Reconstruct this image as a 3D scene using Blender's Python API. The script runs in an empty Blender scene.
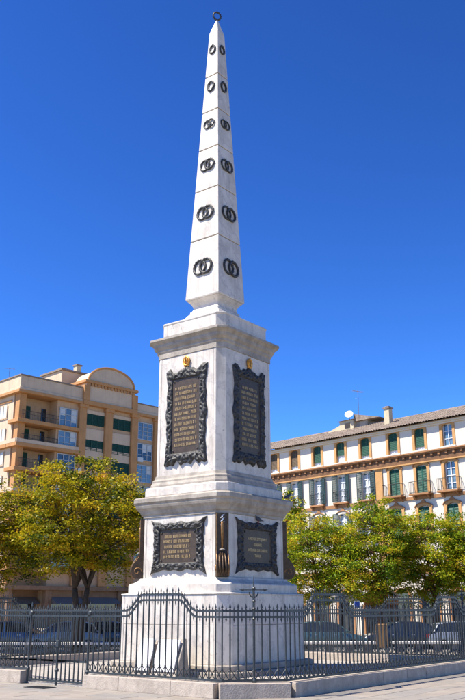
import bpy, bmesh, math, random
import numpy as np
from mathutils import Vector, Matrix, noise as mnoise
R = math.radians
random.seed(11); rng = np.random.default_rng(11)
scene = bpy.context.scene
COL = scene.collection

# ------------------------------------------------------------------ camera
F_PX, HORIZON, EYE = 840.0, 608.0, 2.0            # focal length and horizon in photo pixels (465 x 700)
PITCH = math.atan((HORIZON - 350.0) / F_PX)
cam_d = bpy.data.cameras.new('camera'); cam = bpy.data.objects.new('camera', cam_d); COL.objects.link(cam)
cam_d.sensor_fit = 'VERTICAL'; cam_d.sensor_height = 36.0; cam_d.lens = F_PX / 700.0 * 36.0
cam_d.clip_start = 0.1; cam_d.clip_end = 4000.0
cam.location = (0, 0, EYE); cam.rotation_euler = (math.pi / 2 + PITCH, 0, 0)
scene.camera = cam

# ------------------------------------------------------------------ sky, sun, exposure
SUN_HEAD, SUN_EL = R(-104.5), R(55.5)             # heading clockwise from +Y
world = bpy.data.worlds.new('World'); scene.world = world; world.use_nodes = True
wn, wl = world.node_tree.nodes, world.node_tree.links
wn.clear()
sky = wn.new('ShaderNodeTexSky'); sky.sky_type = 'NISHITA'; sky.sun_disc = False
sky.sun_elevation = SUN_EL; sky.sun_rotation = SUN_HEAD
sky.altitude = 0.0; sky.air_density = 1.0; sky.dust_density = 0.0; sky.ozone_density = 10.0
hsv = wn.new('ShaderNodeHueSaturation'); hsv.inputs['Hue'].default_value = 0.500; hsv.inputs['Saturation'].default_value = 1.05; hsv.inputs['Value'].default_value = 0.2
gam = wn.new('ShaderNodeGamma'); gam.inputs['Gamma'].default_value = 1.6                       # deeper blue overhead, as in the polarised photograph
gain = wn.new('ShaderNodeHueSaturation'); gain.inputs['Value'].default_value = 5.7
bg = wn.new('ShaderNodeBackground'); bg.inputs['Strength'].default_value = 0.1
wo = wn.new('ShaderNodeOutputWorld')
wl.new(sky.outputs[0], hsv.inputs['Color']); wl.new(hsv.outputs[0], gam.inputs['Color']); wl.new(gam.outputs[0], gain.inputs['Color']); wl.new(gain.outputs[0], bg.inputs['Color']); wl.new(bg.outputs[0], wo.inputs['Surface'])
sun_d = bpy.data.lights.new('sun', 'SUN'); sun = bpy.data.objects.new('sun', sun_d); COL.objects.link(sun)
sun_d.energy = 5.0; sun_d.angle = R(0.53); sun_d.color = (1.0, 0.945, 0.85)
sdir = Vector((math.sin(SUN_HEAD) * math.cos(SUN_EL), math.cos(SUN_HEAD) * math.cos(SUN_EL), math.sin(SUN_EL)))
sun.rotation_euler = sdir.to_track_quat('Z', 'Y').to_euler(); sun.location = sdir * 60
vs = scene.view_settings
vs.view_transform = 'Standard'; vs.look = 'None'; vs.gamma = 1.0; vs.exposure = 1.0; vs.use_curve_mapping = False
scene.render.engine = 'CYCLES'

# ------------------------------------------------------------------ materials
MATS = {}
def mat(name, col, rough=0.7, metal=0.0, var=0.15, scale=3.0, bump=0.0, bscale=30.0, col2=None, stain=None, stain_amt=0.0,
        stretch=(1, 1, 1), spec=0.4, transm=0.0, streak=None, streak_amt=0.0, emission=None, spots=None, spot_scale=7.0, veins=None):
    m = bpy.data.materials.new(name); m.use_nodes = True; MATS[name] = m
    nt = m.node_tree; n, l = nt.nodes, nt.links
    b = n['Principled BSDF']
    b.inputs['Roughness'].default_value = rough; b.inputs['Metallic'].default_value = metal
    b.inputs['Specular IOR Level'].default_value = spec
    if transm: b.inputs['Transmission Weight'].default_value = transm
    tc = n.new('ShaderNodeTexCoord'); geo = n.new('ShaderNodeNewGeometry')
    mp = n.new('ShaderNodeMapping'); mp.inputs['Scale'].default_value = stretch
    l.new(geo.outputs['Position'], mp.inputs['Vector'])
    ns = n.new('ShaderNodeTexNoise'); ns.inputs['Scale'].default_value = scale; ns.inputs['Detail'].default_value = 6; ns.inputs['Roughness'].default_value = 0.65
    l.new(mp.outputs[0], ns.inputs['Vector'])
    rp = n.new('ShaderNodeValToRGB')
    c1 = [max(0, c * (1 - var)) for c in col]; c2 = col2 if col2 else [c * (1 + var) for c in col]
    rp.color_ramp.elements[0].color = (*c1, 1); rp.color_ramp.elements[1].color = (*c2, 1)
    rp.color_ramp.elements[0].position = 0.33; rp.color_ramp.elements[1].position = 0.67
    l.new(ns.outputs['Fac'], rp.inputs['Fac'])
    out = rp.outputs['Color']
    def mixin(out, colr, amt, sc, st, p0, p1):
        mp2 = n.new('ShaderNodeMapping'); mp2.inputs['Scale'].default_value = st
        l.new(geo.outputs['Position'], mp2.inputs['Vector'])
        n2 = n.new('ShaderNodeTexNoise'); n2.inputs['Scale'].default_value = sc; n2.inputs['Detail'].default_value = 8; n2.inputs['Roughness'].default_value = 0.7
        l.new(mp2.outputs[0], n2.inputs['Vector'])
        r2 = n.new('ShaderNodeValToRGB'); r2.color_ramp.elements[0].position = p0; r2.color_ramp.elements[1].position = p1
        r2.color_ramp.elements[1].color = (amt, amt, amt, 1)
        l.new(n2.outputs['Fac'], r2.inputs['Fac'])
        mx = n.new('ShaderNodeMix'); mx.data_type = 'RGBA'
        l.new(r2.outputs['Color'], mx.inputs['Factor']); l.new(out, mx.inputs['A']); mx.inputs['B'].default_value = (*colr, 1)
        return mx.outputs['Result']
    if stain: out = mixin(out, stain, stain_amt, 1.1, (1, 1, 0.8), 0.5, 0.72)
    if streak: out = mixin(out, streak, streak_amt, 2.4, (1.6, 1.6, 0.12), 0.5, 0.75)
    if spots: out = mixin(out, spots, 0.75, spot_scale, (1, 1, 1), 0.62, 0.68)
    if veins:
        wv = n.new('ShaderNodeTexWave'); wv.inputs['Scale'].default_value = 0.55; wv.inputs['Distortion'].default_value = 14.0; wv.inputs['Detail'].default_value = 6.0; wv.inputs['Detail Roughness'].default_value = 0.7
        mv = n.new('ShaderNodeMapping'); mv.inputs['Rotation'].default_value = (0.6, 0.5, 0.3); l.new(geo.outputs['Position'], mv.inputs['Vector']); l.new(mv.outputs[0], wv.inputs['Vector'])
        rv = n.new('ShaderNodeValToRGB'); rv.color_ramp.elements[0].position = 0.0; rv.color_ramp.elements[0].color = (0.42, 0.42, 0.42, 1); rv.color_ramp.elements[1].position = 0.10; rv.color_ramp.elements[1].color = (0, 0, 0, 1)
        l.new(wv.outputs['Fac'], rv.inputs['Fac'])
        mx = n.new('ShaderNodeMix'); mx.data_type = 'RGBA'; l.new(rv.outputs['Color'], mx.inputs['Factor']); l.new(out, mx.inputs['A']); mx.inputs['B'].default_value = (*veins, 1); out = mx.outputs['Result']
    l.new(out, b.inputs['Base Color'])
    if bump:
        nb = n.new('ShaderNodeTexNoise'); nb.inputs['Scale'].default_value = bscale; nb.inputs['Detail'].default_value = 5
        l.new(geo.outputs['Position'], nb.inputs['Vector'])
        bp = n.new('ShaderNodeBump'); bp.inputs['Strength'].default_value = bump; bp.inputs['Distance'].default_value = 0.03
        l.new(nb.outputs['Fac'], bp.inputs['Height']); l.new(bp.outputs[0], b.inputs['Normal'])
    if emission:
        b.inputs['Emission Color'].default_value = (*emission, 1); b.inputs['Emission Strength'].default_value = 1
    return m
M = {}
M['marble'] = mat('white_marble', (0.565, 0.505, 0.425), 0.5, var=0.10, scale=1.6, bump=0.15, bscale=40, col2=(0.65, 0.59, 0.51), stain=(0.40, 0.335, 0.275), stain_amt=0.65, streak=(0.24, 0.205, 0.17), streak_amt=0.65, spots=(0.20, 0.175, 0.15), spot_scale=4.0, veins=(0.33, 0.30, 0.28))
M['marble_dirt_shade'] = mat('weathered_shaded_marble', (0.29, 0.245, 0.19), 0.6, var=0.15, scale=2.4, bump=0.3, bscale=30, col2=(0.42, 0.365, 0.295), stain=(0.17, 0.145, 0.12), stain_amt=0.75, streak=(0.15, 0.13, 0.11), streak_amt=0.6)  # dirt plus the shade of the cornice undersides, both put into the colour
M['mortar'] = mat('mortar_joint', (0.30, 0.23, 0.16), 0.9, bump=0.2)
M['slab_white'] = mat('white_slab', (0.62, 0.60, 0.58), 0.4, var=0.03)
M['bronze'] = mat('dark_bronze', (0.028, 0.026, 0.024), 0.42, 0.35, var=0.5, scale=11, bump=0.5, bscale=60, col2=(0.088, 0.084, 0.078))
M['bronze_panel'] = mat('bronze_panel', (0.075, 0.050, 0.032), 0.45, 0.4, var=0.25, scale=7, bump=0.2, bscale=50)
M['bronze_brown'] = mat('brown_bronze', (0.085, 0.052, 0.028), 0.42, 0.5, var=0.35, scale=7, bump=0.3, bscale=50)
M['gold'] = mat('gilt', (0.62, 0.30, 0.055), 0.38, 0.6, var=0.25, scale=20, bump=0.3, bscale=60)
M['gold_dull'] = mat('dull_gilt', (0.27, 0.145, 0.055), 0.5, 0.5, var=0.3, scale=12)
M['gold_text'] = mat('gilt_lettering', (0.42, 0.29, 0.14), 0.45, 0.3, var=0.3, scale=14)
M['iron'] = mat('painted_iron', (0.036, 0.042, 0.044), 0.38, 0.3, var=0.35, scale=14, bump=0.25, bscale=80, spec=0.5)
M['plinth'] = mat('plinth_stone', (0.40, 0.335, 0.27), 0.8, var=0.16, scale=5, bump=0.35, bscale=25, stain=(0.30, 0.24, 0.19), stain_amt=0.7, streak=(0.27, 0.215, 0.165), streak_amt=0.6, spots=(0.17, 0.135, 0.105), spot_scale=6.0)
M['paving'] = mat('paving_stone', (0.255, 0.222, 0.182), 0.75, var=0.16, scale=0.9, bump=0.25, bscale=14, stain=(0.17, 0.152, 0.135), stain_amt=0.6, spots=(0.13, 0.115, 0.10), spot_scale=5.0)
M['paving2'] = mat('paving_stone_warm', (0.27, 0.228, 0.182), 0.75, var=0.14, scale=1.4, bump=0.25, bscale=14, stain=(0.19, 0.165, 0.145), stain_amt=0.6, spots=(0.14, 0.12, 0.10), spot_scale=5.0)
M['paving3'] = mat('paving_stone_grey', (0.235, 0.212, 0.182), 0.75, var=0.14, scale=1.1, bump=0.25, bscale=14, stain=(0.165, 0.15, 0.137), stain_amt=0.6, spots=(0.12, 0.11, 0.10), spot_scale=5.0)
M['ground'] = mat('plaza_ground', (0.25, 0.212, 0.165), 0.85, var=0.2, scale=0.5, bump=0.3, bscale=8, stain=(0.16, 0.145, 0.13), stain_amt=0.6)
M['gravel'] = mat('enclosure_gravel', (0.34, 0.305, 0.26), 0.95, var=0.2, scale=6, bump=0.6, bscale=40)
M['asphalt'] = mat('asphalt', (0.05, 0.05, 0.052), 0.9, var=0.2, scale=2, bump=0.3, bscale=60)
M['kerb'] = mat('kerb_stone', (0.42, 0.40, 0.37), 0.8, var=0.15, bump=0.2)
M['whiteline'] = mat('road_paint', (0.75, 0.75, 0.73), 0.7, var=0.08)
M['bench'] = mat('bench_stone', (0.56, 0.52, 0.46), 0.8, var=0.12, bump=0.2)
M['bench_dark'] = mat('bench_support', (0.15, 0.14, 0.13), 0.8, var=0.2)
# left building
M['lb_wall'] = mat('apricot_render', (0.50, 0.325, 0.185), 0.9, var=0.08, scale=0.8, bump=0.1, stain=(0.36, 0.235, 0.14), stain_amt=0.5, streak=(0.30, 0.20, 0.12), streak_amt=0.45)
M['lb_trim'] = mat('orange_trim', (0.45, 0.225, 0.085), 0.85, var=0.10, scale=1.0, streak=(0.22, 0.12, 0.06), streak_amt=0.5)
M['lb_pale'] = mat('pale_render', (0.56, 0.42, 0.285), 0.9, var=0.08, scale=0.9, streak=(0.33, 0.25, 0.18), streak_amt=0.45)
M['lb_recess'] = mat('loggia_render', (0.42, 0.29, 0.19), 0.9, var=0.1)
M['green_blind'] = mat('green_blind', (0.010, 0.055, 0.034), 0.6, var=0.25, scale=4)
M['lb_base'] = mat('brown_base_render', (0.23, 0.135, 0.075), 0.9, var=0.2, scale=1.0, streak=(0.12, 0.075, 0.045), streak_amt=0.6)
M['white_frame'] = mat('white_window_frame', (0.70, 0.71, 0.72), 0.5, var=0.05)
M['grey_frame'] = mat('grey_window_frame', (0.42, 0.45, 0.47), 0.5, var=0.08)
M['glass'] = mat('window_glass', (0.10, 0.16, 0.20), 0.06, 0.0, var=0.3, scale=0.6, spec=1.0)
M['glass_dark'] = mat('dark_window_glass', (0.02, 0.025, 0.03), 0.08, 0.0, var=0.3, spec=0.9)
M['roller'] = mat('pale_roller_blind', (0.50, 0.53, 0.52), 0.7, var=0.06)
M['awning'] = mat('awning_cloth', (0.13, 0.115, 0.10), 0.9, var=0.1)
M['dark_wood'] = mat('dark_door', (0.035, 0.024, 0.018), 0.6, var=0.2)
M['flat_roof'] = mat('flat_roof', (0.22, 0.17, 0.13), 0.9)
# right building
M['rb_wall'] = mat('cream_render', (0.60, 0.54, 0.445), 0.9, var=0.04, scale=0.7, stain=(0.50, 0.45, 0.38), stain_amt=0.5, streak=(0.47, 0.41, 0.34), streak_amt=0.35)
M['rb_trim'] = mat('terracotta_trim', (0.31, 0.15, 0.062), 0.85, var=0.15, scale=1.5, streak=(0.26, 0.13, 0.06), streak_amt=0.5)
M['rb_ochre'] = mat('ochre_surround', (0.47, 0.255, 0.095), 0.85, var=0.12, scale=2.0)
M['rb_brown'] = mat('brown_frieze', (0.13, 0.062, 0.028), 0.85, var=0.25, scale=2.0, col2=(0.20, 0.10, 0.045))
M['green_shutter'] = mat('green_shutter', (0.013, 0.085, 0.050), 0.5, var=0.2, scale=3)
M['teal_shutter'] = mat('dark_teal_shutter', (0.014, 0.042, 0.044), 0.5, var=0.2, scale=3)
M['brown_blind'] = mat('brown_blind', (0.14, 0.095, 0.055), 0.7, var=0.15)
M['tile'] = mat('roof_tile', (0.19, 0.135, 0.095), 0.9, var=0.35, scale=3.0, col2=(0.33, 0.26, 0.20), bump=0.3, bscale=12, stain=(0.12, 0.10, 0.085), stain_amt=0.8)
M['penthouse'] = mat('penthouse_render', (0.50, 0.42, 0.28), 0.9, var=0.1)
M['metal_grey'] = mat('galvanised_metal', (0.25, 0.25, 0.26), 0.5, 0.7, var=0.15)
M['dish'] = mat('dish_white', (0.78, 0.78, 0.78), 0.5, var=0.04)
M['bark'] = mat('bark', (0.055, 0.038, 0.026), 0.95, var=0.35, scale=6, bump=0.8, bscale=18, stretch=(1, 1, 0.25))
M['bark_red'] = mat('reddish_bark', (0.13, 0.065, 0.036), 0.95, var=0.35, scale=6, bump=0.8, bscale=18, stretch=(1, 1, 0.25))
M['canvas_white'] = mat('white_canvas', (0.76, 0.74, 0.70), 0.9, var=0.05)
M['canvas_ochre'] = mat('ochre_canvas', (0.43, 0.17, 0.055), 0.9, var=0.12)
M['sign_blue'] = mat('blue_sign', (0.03, 0.07, 0.36), 0.5, var=0.1)
M['tyre'] = mat('tyre_rubber', (0.018, 0.018, 0.018), 0.85, var=0.2)
M['rim'] = mat('alloy_rim', (0.45, 0.45, 0.46), 0.35, 0.8, var=0.1)
M['lamp_red'] = mat('tail_lamp', (0.30, 0.015, 0.012), 0.2, var=0.1)
M['lamp_clear'] = mat('head_lamp', (0.65, 0.66, 0.68), 0.1, var=0.05, spec=0.8)
M['pigeon'] = mat('pigeon_feathers', (0.05, 0.055, 0.07), 0.7, var=0.35, scale=20)
M['laurel'] = mat('dried_laurel', (0.10, 0.055, 0.03), 0.8, var=0.4, scale=20)
for nm, c in dict(car_blue=(0.03, 0.07, 0.14), car_silver=(0.24, 0.25, 0.26), car_dark=(0.02, 0.022, 0.026), car_white=(0.6, 0.6, 0.6), car_green=(0.07, 0.12, 0.12)).items():
    mm = mat(nm, c, 0.28, 0.25, var=0.04, spec=0.6); mm.node_tree.nodes['Principled BSDF'].inputs['Coat Weight'].default_value = 0.6; M[nm] = mm

def leaf_material(name, cols):
    m = bpy.data.materials.new(name); m.use_nodes = True
    nt = m.node_tree; n, l = nt.nodes, nt.links; n.clear()
    at = n.new('ShaderNodeAttribute'); at.attribute_name = 'tone'
    rp = n.new('ShaderNodeValToRGB'); e = rp.color_ramp.elements
    e[0].position = 0; e[0].color = (*cols[0], 1); e[1].position = 1; e[1].color = (*cols[-1], 1)
    for i, c in enumerate(cols[1:-1]):
        k = e.new((i + 1) / (len(cols) - 1)); k.color = (*c, 1)
    l.new(at.outputs['Fac'], rp.inputs['Fac'])
    d = n.new('ShaderNodeBsdfPrincipled'); d.inputs['Roughness'].default_value = 0.5; d.inputs['Specular IOR Level'].default_value = 0.2
    t = n.new('ShaderNodeBsdfTranslucent'); mx = n.new('ShaderNodeMixShader'); mx.inputs[0].default_value = 0.37
    l.new(rp.outputs[0], d.inputs['Base Color']); l.new(rp.outputs[0], t.inputs['Color'])
    o = n.new('ShaderNodeOutputMaterial'); l.new(d.outputs[0], mx.inputs[1]); l.new(t.outputs[0], mx.inputs[2]); l.new(mx.outputs[0], o.inputs['Surface'])
    return m
M['leaf_gold'] = leaf_material('golden_green_leaves', [(0.035, 0.06, 0.005), (0.17, 0.18, 0.006), (0.38, 0.33, 0.009), (0.54, 0.40, 0.012), (0.42, 0.20, 0.015)])
M['leaf_green'] = leaf_material('yellow_green_leaves', [(0.03, 0.085, 0.005), (0.14, 0.22, 0.008), (0.30, 0.36, 0.012), (0.50, 0.44, 0.016), (0.46, 0.23, 0.018)])

# ------------------------------------------------------------------ helpers
def tag(o, label=None, cat=None, group=None, kind=None):
    if label: o['label'] = label
    if cat: o['category'] = cat
    if group: o['group'] = group
    if kind: o['kind'] = kind
    return o
def empty(name, loc=(0, 0, 0), rz=0.0, parent=None):
    o = bpy.data.objects.new(name, None); COL.objects.link(o); o.location = loc; o.rotation_euler = (0, 0, rz)
    o.empty_display_size = 0.2
    if parent: o.parent = parent
    return o
def put(name, mesh, parent=None, loc=(0, 0, 0), rz=0.0, rot=None, scale=None):
    o = bpy.data.objects.new(name, mesh); COL.objects.link(o); o.location = loc
    o.rotation_euler = rot if rot else (0, 0, rz)
    if scale: o.scale = scale
    if parent: o.parent = parent
    return o
def copy_tree(o, parent=None):
    c = o.copy(); COL.objects.link(c); c.parent = parent
    for ch in list(o.children): copy_tree(ch, c)
    return c
class MB:
    def __init__(s): s.v = []; s.f = []
    def add(s, vs, fs):
        b = len(s.v); s.v += [tuple(v) for v in vs]; s.f += [tuple(i + b for i in f) for f in fs]; return s
    def box(s, x0, x1, y0, y1, z0, z1):
        return s.add([(x0, y0, z0), (x1, y0, z0), (x1, y1, z0), (x0, y1, z0), (x0, y0, z1), (x1, y0, z1), (x1, y1, z1), (x0, y1, z1)],
                     [(3, 2, 1, 0), (4, 5, 6, 7), (0, 1, 5, 4), (1, 2, 6, 5), (2, 3, 7, 6), (3, 0, 4, 7)])
    def bar(s, p, q, r, n=6, r2=None, caps=True):
        return s.tube([p, q], [r, r if r2 is None else r2], n, caps)
    def tube(s, pts, rads, n=6, caps=True, closed=False):
        pts = [Vector(p) for p in pts]; k = len(pts); vs = []
        if not hasattr(rads, '__len__'): rads = [rads] * k
        prev = None
        for i, p in enumerate(pts):
            if closed: t = pts[(i + 1) % k] - pts[i - 1]
            else: t = pts[min(i + 1, k - 1)] - pts[max(i - 1, 0)]
            t.normalize()
            if prev is None:
                a = Vector((0, 0, 1)) if abs(t.z) < 0.9 else Vector((1, 0, 0)); u = t.cross(a).normalized()
            else: u = (prev - t * prev.dot(t)).normalized()
            prev = u; w = t.cross(u)
            vs += [p + (u * math.cos(2 * math.pi * j / n) + w * math.sin(2 * math.pi * j / n)) * rads[i] for j in range(n)]
        fs = []
        for i in range(k if closed else k - 1):
            a, b = i * n, ((i + 1) % k) * n
            fs += [(a + j, a + (j + 1) % n, b + (j + 1) % n, b + j) for j in range(n)]
        if caps and not closed: fs += [tuple(range(n - 1, -1, -1)), tuple(range((k - 1) * n, k * n))]
        return s.add(vs, fs)
    def lathe(s, prof, c=(0, 0, 0), n=16):
        vs = [(c[0] + r * math.cos(2 * math.pi * j / n), c[1] + r * math.sin(2 * math.pi * j / n), c[2] + z) for r, z in prof for j in range(n)]
        fs = [(i * n + j, i * n + (j + 1) % n, (i + 1) * n + (j + 1) % n, (i + 1) * n + j) for i in range(len(prof) - 1) for j in range(n)]
        fs += [tuple(range(n - 1, -1, -1)), tuple(range((len(prof) - 1) * n, len(prof) * n))]
        return s.add(vs, fs)
    def prism(s, poly, y0, y1):        # polygon in x,z extruded along y
        n = len(poly)
        vs = [(x, y0, z) for x, z in poly] + [(x, y1, z) for x, z in poly]
        return s.add(vs, [tuple(range(n)), tuple(range(2 * n - 1, n - 1, -1))] + [(i, i + n, (i + 1) % n + n, (i + 1) % n) for i in range(n)])
    def loft(s, rings, cap=True):      # rings: list of equal-length vertex loops
        n = len(rings[0]); vs = [v for r in rings for v in r]
        fs = [(i * n + j, i * n + (j + 1) % n, (i + 1) * n + (j + 1) % n, (i + 1) * n + j) for i in range(len(rings) - 1) for j in range(n)]
        if cap: fs += [tuple(range(n - 1, -1, -1)), tuple(range((len(rings) - 1) * n, len(rings) * n))]
        return s.add(vs, fs)
    def mesh(s, name, m, bevel=0.0, smooth=False, seg=1):
        me = bpy.data.meshes.new(name); me.from_pydata(s.v, [], s.f)
        bm = bmesh.new(); bm.from_mesh(me)
        bmesh.ops.recalc_face_normals(bm, faces=bm.faces)
        if bevel: bmesh.ops.bevel(bm, geom=list(bm.edges), offset=bevel, segments=seg, affect='EDGES', profile=0.6, clamp_overlap=True)
        bm.to_mesh(me); bm.free()
        me.materials.append(m)
        if smooth: me.polygons.foreach_set('use_smooth', [True] * len(me.polygons))
        return me
    def build(s, name, m, parent=None, loc=(0, 0, 0), rz=0.0, bevel=0.0, smooth=False, seg=1):
        return put(name, s.mesh(name, m, bevel, smooth, seg), parent, loc, rz)
def bx(name, m, x0, x1, y0, y1, z0, z1, parent=None, bevel=0.0):
    return MB().box(x0, x1, y0, y1, z0, z1).build(name, m, parent, bevel=bevel)

# ------------------------------------------------------------------ layout
A = R(37.5)
E1 = Vector((math.sin(A), math.cos(A), 0)); E2 = Vector((-math.cos(A), math.sin(A), 0))
CEN = Vector((-0.65, 29.5, 0))
FV = Vector((0.61, 20.35, 0)); HALF = 6.8; CH = 1.08

# ================================================================== SETTING
g = MB(); g.add([(-900, -300, -0.14), (900, -300, -0.14), (900, 1500, -0.14), (-900, 1500, -0.14)], [(0, 1, 2, 3)])
tag(g.build('ground', M['ground']), kind='structure')
def quad_slab(name, m, pts, z0, z1):
    n = len(pts); b = MB(); b.add([(x, y, z0) for x, y in pts] + [(x, y, z1) for x, y in pts], [tuple(range(n - 1, -1, -1)), tuple(range(n, 2 * n))] + [(i, (i + 1) % n, (i + 1) % n + n, i + n) for i in range(n)])
    return tag(b.build(name, m), kind='structure')
quad_slab('plaza', M['ground'], [(-70, -20), (70, -20), (70, 44.4), (-70, 44.4)], -0.12, -0.012)
quad_slab('kerb', M['kerb'], [(-70, 44.402), (70, 44.402), (70, 44.6), (-70, 44.6)], -0.135, -0.004)
quad_slab('road', M['asphalt'], [(-70, 44.602), (70, 44.602), (70, 52.0), (-70, 52.0)], -0.138, -0.13)
quad_slab('kerb', M['kerb'], [(-70, 52.002), (70, 52.002), (70, 52.2), (-70, 52.2)], -0.135, -0.004)
quad_slab('pavement', M['ground'], [(-70, 52.202), (70, 52.202), (70, 140), (-70, 140)], -0.125, -0.015)
ml = MB()
for i in range(16): ml.box(-52 + i * 7, -48.6 + i * 7, 48.25, 48.37, -0.1295, -0.124)
tag(ml.build('road_marking', M['whiteline']), kind='structure')

# foreground paving: separate slabs laid parallel to the enclosure, in front of it
pave = empty('foreground_paving'); tag(pave, kind='structure')
def inside_fence(p):   # p within enclosure square (world)
    d = p - FV; a, b = d.dot(E1), d.dot(E2)
    return a > -0.22 and b > -0.22 and a < 2 * HALF and b < 2 * HALF
slab_meshes = []
SL, SW = 1.15, 0.62
for k in range(9):
    b = MB(); dz = random.uniform(-0.003, 0.003)
    b.box(0.010, SL - 0.010, 0.010, SW - 0.010, -0.02, 0.0)
    slab_meshes.append(b.mesh('paving_slab', M[('paving', 'paving2', 'paving3')[k % 3]], bevel=0.004))
cnt = 0
def lay(o, ux, uy, rz, i0, i1, j0, j1, cond):
    global cnt
    for j in range(j0, j1):
        for i in range(i0, i1):
            c = o + ux * ((i + (0.5 if j % 2 else 0.0)) * SL) + uy * (j * SW)
            m = c + ux * SL / 2 + uy * SW / 2
            if not cond(m): continue
            yy = m.y
            if yy < 17.0 or abs(m.x) > 0.31 * yy + 0.6: continue
            put('paving_slab', random.choice(slab_meshes), pave, (c.x, c.y, random.uniform(0.001, 0.006)), rz); cnt += 1
# border course along the plinth handled by the same grid; left field and right field meet on the diagonal
d1, d2 = E1, E2
diag = lambda m: (m - FV)
lay(FV - E1 * 0.26, -E2 * -1, -E1, math.atan2(E2.y, E2.x), -4, 16, 0, 9, lambda m: (m - FV).dot(E1) < -0.25 and (m - FV).dot(E1) <= (m - FV).dot(E2) + 0.0)
lay(FV - E2 * 0.26, E1, -E2, math.atan2(E1.y, E1.x), -4, 18, 0, 9, lambda m: (m - FV).dot(E2) < -0.25 and (m - FV).dot(E2) < (m - FV).dot(E1))
# the enclosure floor
def fpt(a, b, z=0): return FV + E1 * a + E2 * b + Vector((0, 0, z))
S2 = 2 * HALF
octo = [fpt(*q) for q in [(CH, 0), (S2 - CH, 0), (S2, CH), (S2, S2 - CH), (S2 - CH, S2), (CH, S2), (0, S2 - CH), (0, CH)]]
quad_slab('enclosure_floor', M['gravel'], [(p.x, p.y) for p in octo], -0.011, 0.05)

# ================================================================== MONUMENT
mon = empty('obelisk_monument', CEN, A * -1 + math.pi / 2)   # local +x = E1, +y = E2
tag(mon, 'tall white marble obelisk on a two-tier pedestal with dark bronze plaques and wreaths', 'monument')
def octa(w, c, z):
    if c <= 0: return [(-w, -w, z), (w, -w, z), (w, w, z), (-w, w, z)]
    k = w - c
    return [(-k, -w, z), (k, -w, z), (w, -k, z), (w, k, z), (k, w, z), (-k, w, z), (-w, k, z), (-w, -k, z)]
def rings(name, m, prof, bevel=0.012):
    return MB().loft([octa(*p) for p in prof]).build(name, m, mon, bevel=bevel)
rings('base_step', M['marble_dirt_shade'], [(2.78, .36, 0.02), (2.78, .36, 0.20)], 0.02)
rings('base_step', M['marble_dirt_shade'], [(2.52, .34, 0.202), (2.52, .34, 0.38)], 0.02)
# faced tiers: four corner piers and the slabs between them
def tier(w, c, z0, z1, m, joints, name='facing_slab', gap=0.006):
    rings('core', M['mortar'], [(w - 0.03, c, z0 + 0.002), (w - 0.03, c, z1 - 0.002)], 0.0)
    k = w - c
    for q in range(4):
        rz = q * math.pi / 2
        pier = MB().loft([[(-w, -k, z), (-k, -w, z), (-k + 0.10, -w, z), (-k + 0.10, -w + 0.10, z), (-w + 0.10, -k + 0.10, z), (-w, -k + 0.10, z)] for z in (z0, z1)])
        put('corner_pier', pier.mesh('corner_pier', M['marble_dirt_shade'] if False else m, bevel=0.006), mon, rz=rz)
        xs = [-k + 0.10] + joints[0] + [k - 0.10]; zs = [z0] + joints[1] + [z1]
        for i in range(len(xs) - 1):
            for j in range(len(zs) - 1):
                o = random.uniform(-0.003, 0.003)
                b = MB().box(xs[i] + gap, xs[i + 1] - gap, -w + 0.004 + o, -w + 0.2, zs[j] + (gap if j else 0), zs[j + 1] - (gap if j < len(zs) - 2 else 0))
                put(name, b.mesh(name, m, bevel=0.006), mon, rz=rz)
tier(2.31, .32, 0.382, 2.40, M['marble'], ([-0.75, 0.8], [1.5]))
rings('base_moulding', M['marble'], [(2.34, .33, 2.402), (2.34, .33, 2.44), (2.17, .32, 2.46), (2.17, .32, 2.72), (2.12, .32, 2.76), (2.05, .31, 2.78), (1.93, .30, 2.86), (1.90, .30, 2.93)])
tier(1.83, .30, 2.932, 4.90, M['marble'], ([], []))
rings('lower_cornice', M['marble_dirt_shade'], [(1.86, .30, 4.902), (1.86, .30, 4.98), (1.90, .30, 5.02), (1.93, .30, 5.10), (1.95, .30, 5.14), (2.02, .30, 5.22), (2.05, .30, 5.30), (2.05, .30, 5.34), (2.10, .30, 5.40), (2.10, .30, 5.53), (2.06, .30, 5.57), (1.83, .28, 5.62)], 0.006)
rings('pedestal_block', M['marble'], [(1.82, .28, 5.622), (1.82, .28, 5.88), (1.80, .28, 5.92)])
rings('upper_base_moulding', M['marble_dirt_shade'], [(1.70, .28, 5.922), (1.70, .28, 6.0), (1.66, .27, 6.10), (1.66, .27, 6.16), (1.60, .26, 6.22), (1.575, .26, 6.33)], 0.006)
tier(1.54, .25, 6.332, 10.55, M['marble'], ([], []))
rings('upper_cornice', M['marble_dirt_shade'], [(1.56, .25, 10.552), (1.56, .25, 10.74), (1.60, .25, 10.80), (1.60, .25, 10.86), (1.67, .25, 10.95), (1.69, .25, 11.02), (1.69, .25, 11.06), (1.74, .25, 11.12), (1.80, .25, 11.17), (1.80, .25, 11.25), (1.45, .25, 11.40)], 0.006)
rings('cap_block', M['marble'], [(1.45, .25, 11.402), (1.45, .25, 11.82), (1.47, .25, 11.84), (1.47, .25, 11.90), (0.9, .1, 12.0)])
rings('obelisk_socle', M['marble'], [(0.90, 0, 11.98), (0.90, 0, 12.08), (0.70, 0, 12.36), (0.66, 0, 12.38), (0.66, 0, 12.46), (0.60, 0, 12.52), (0.575, 0, 12.60), (0.585, 0, 12.68), (0.64, 0, 12.78), (0.75, 0, 12.90)])
def ow(z): return 0.785 + (0.222 - 0.785) * (z - 12.92) / (24.73 - 12.92)
jz = [12.902, 15.29, 17.39, 19.21, 20.92, 22.61, 24.73]
MB().loft([octa(ow(z) - 0.028, 0, z) for z in (12.95, 24.7)]).build('shaft_core', M['mortar'], mon)
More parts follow.
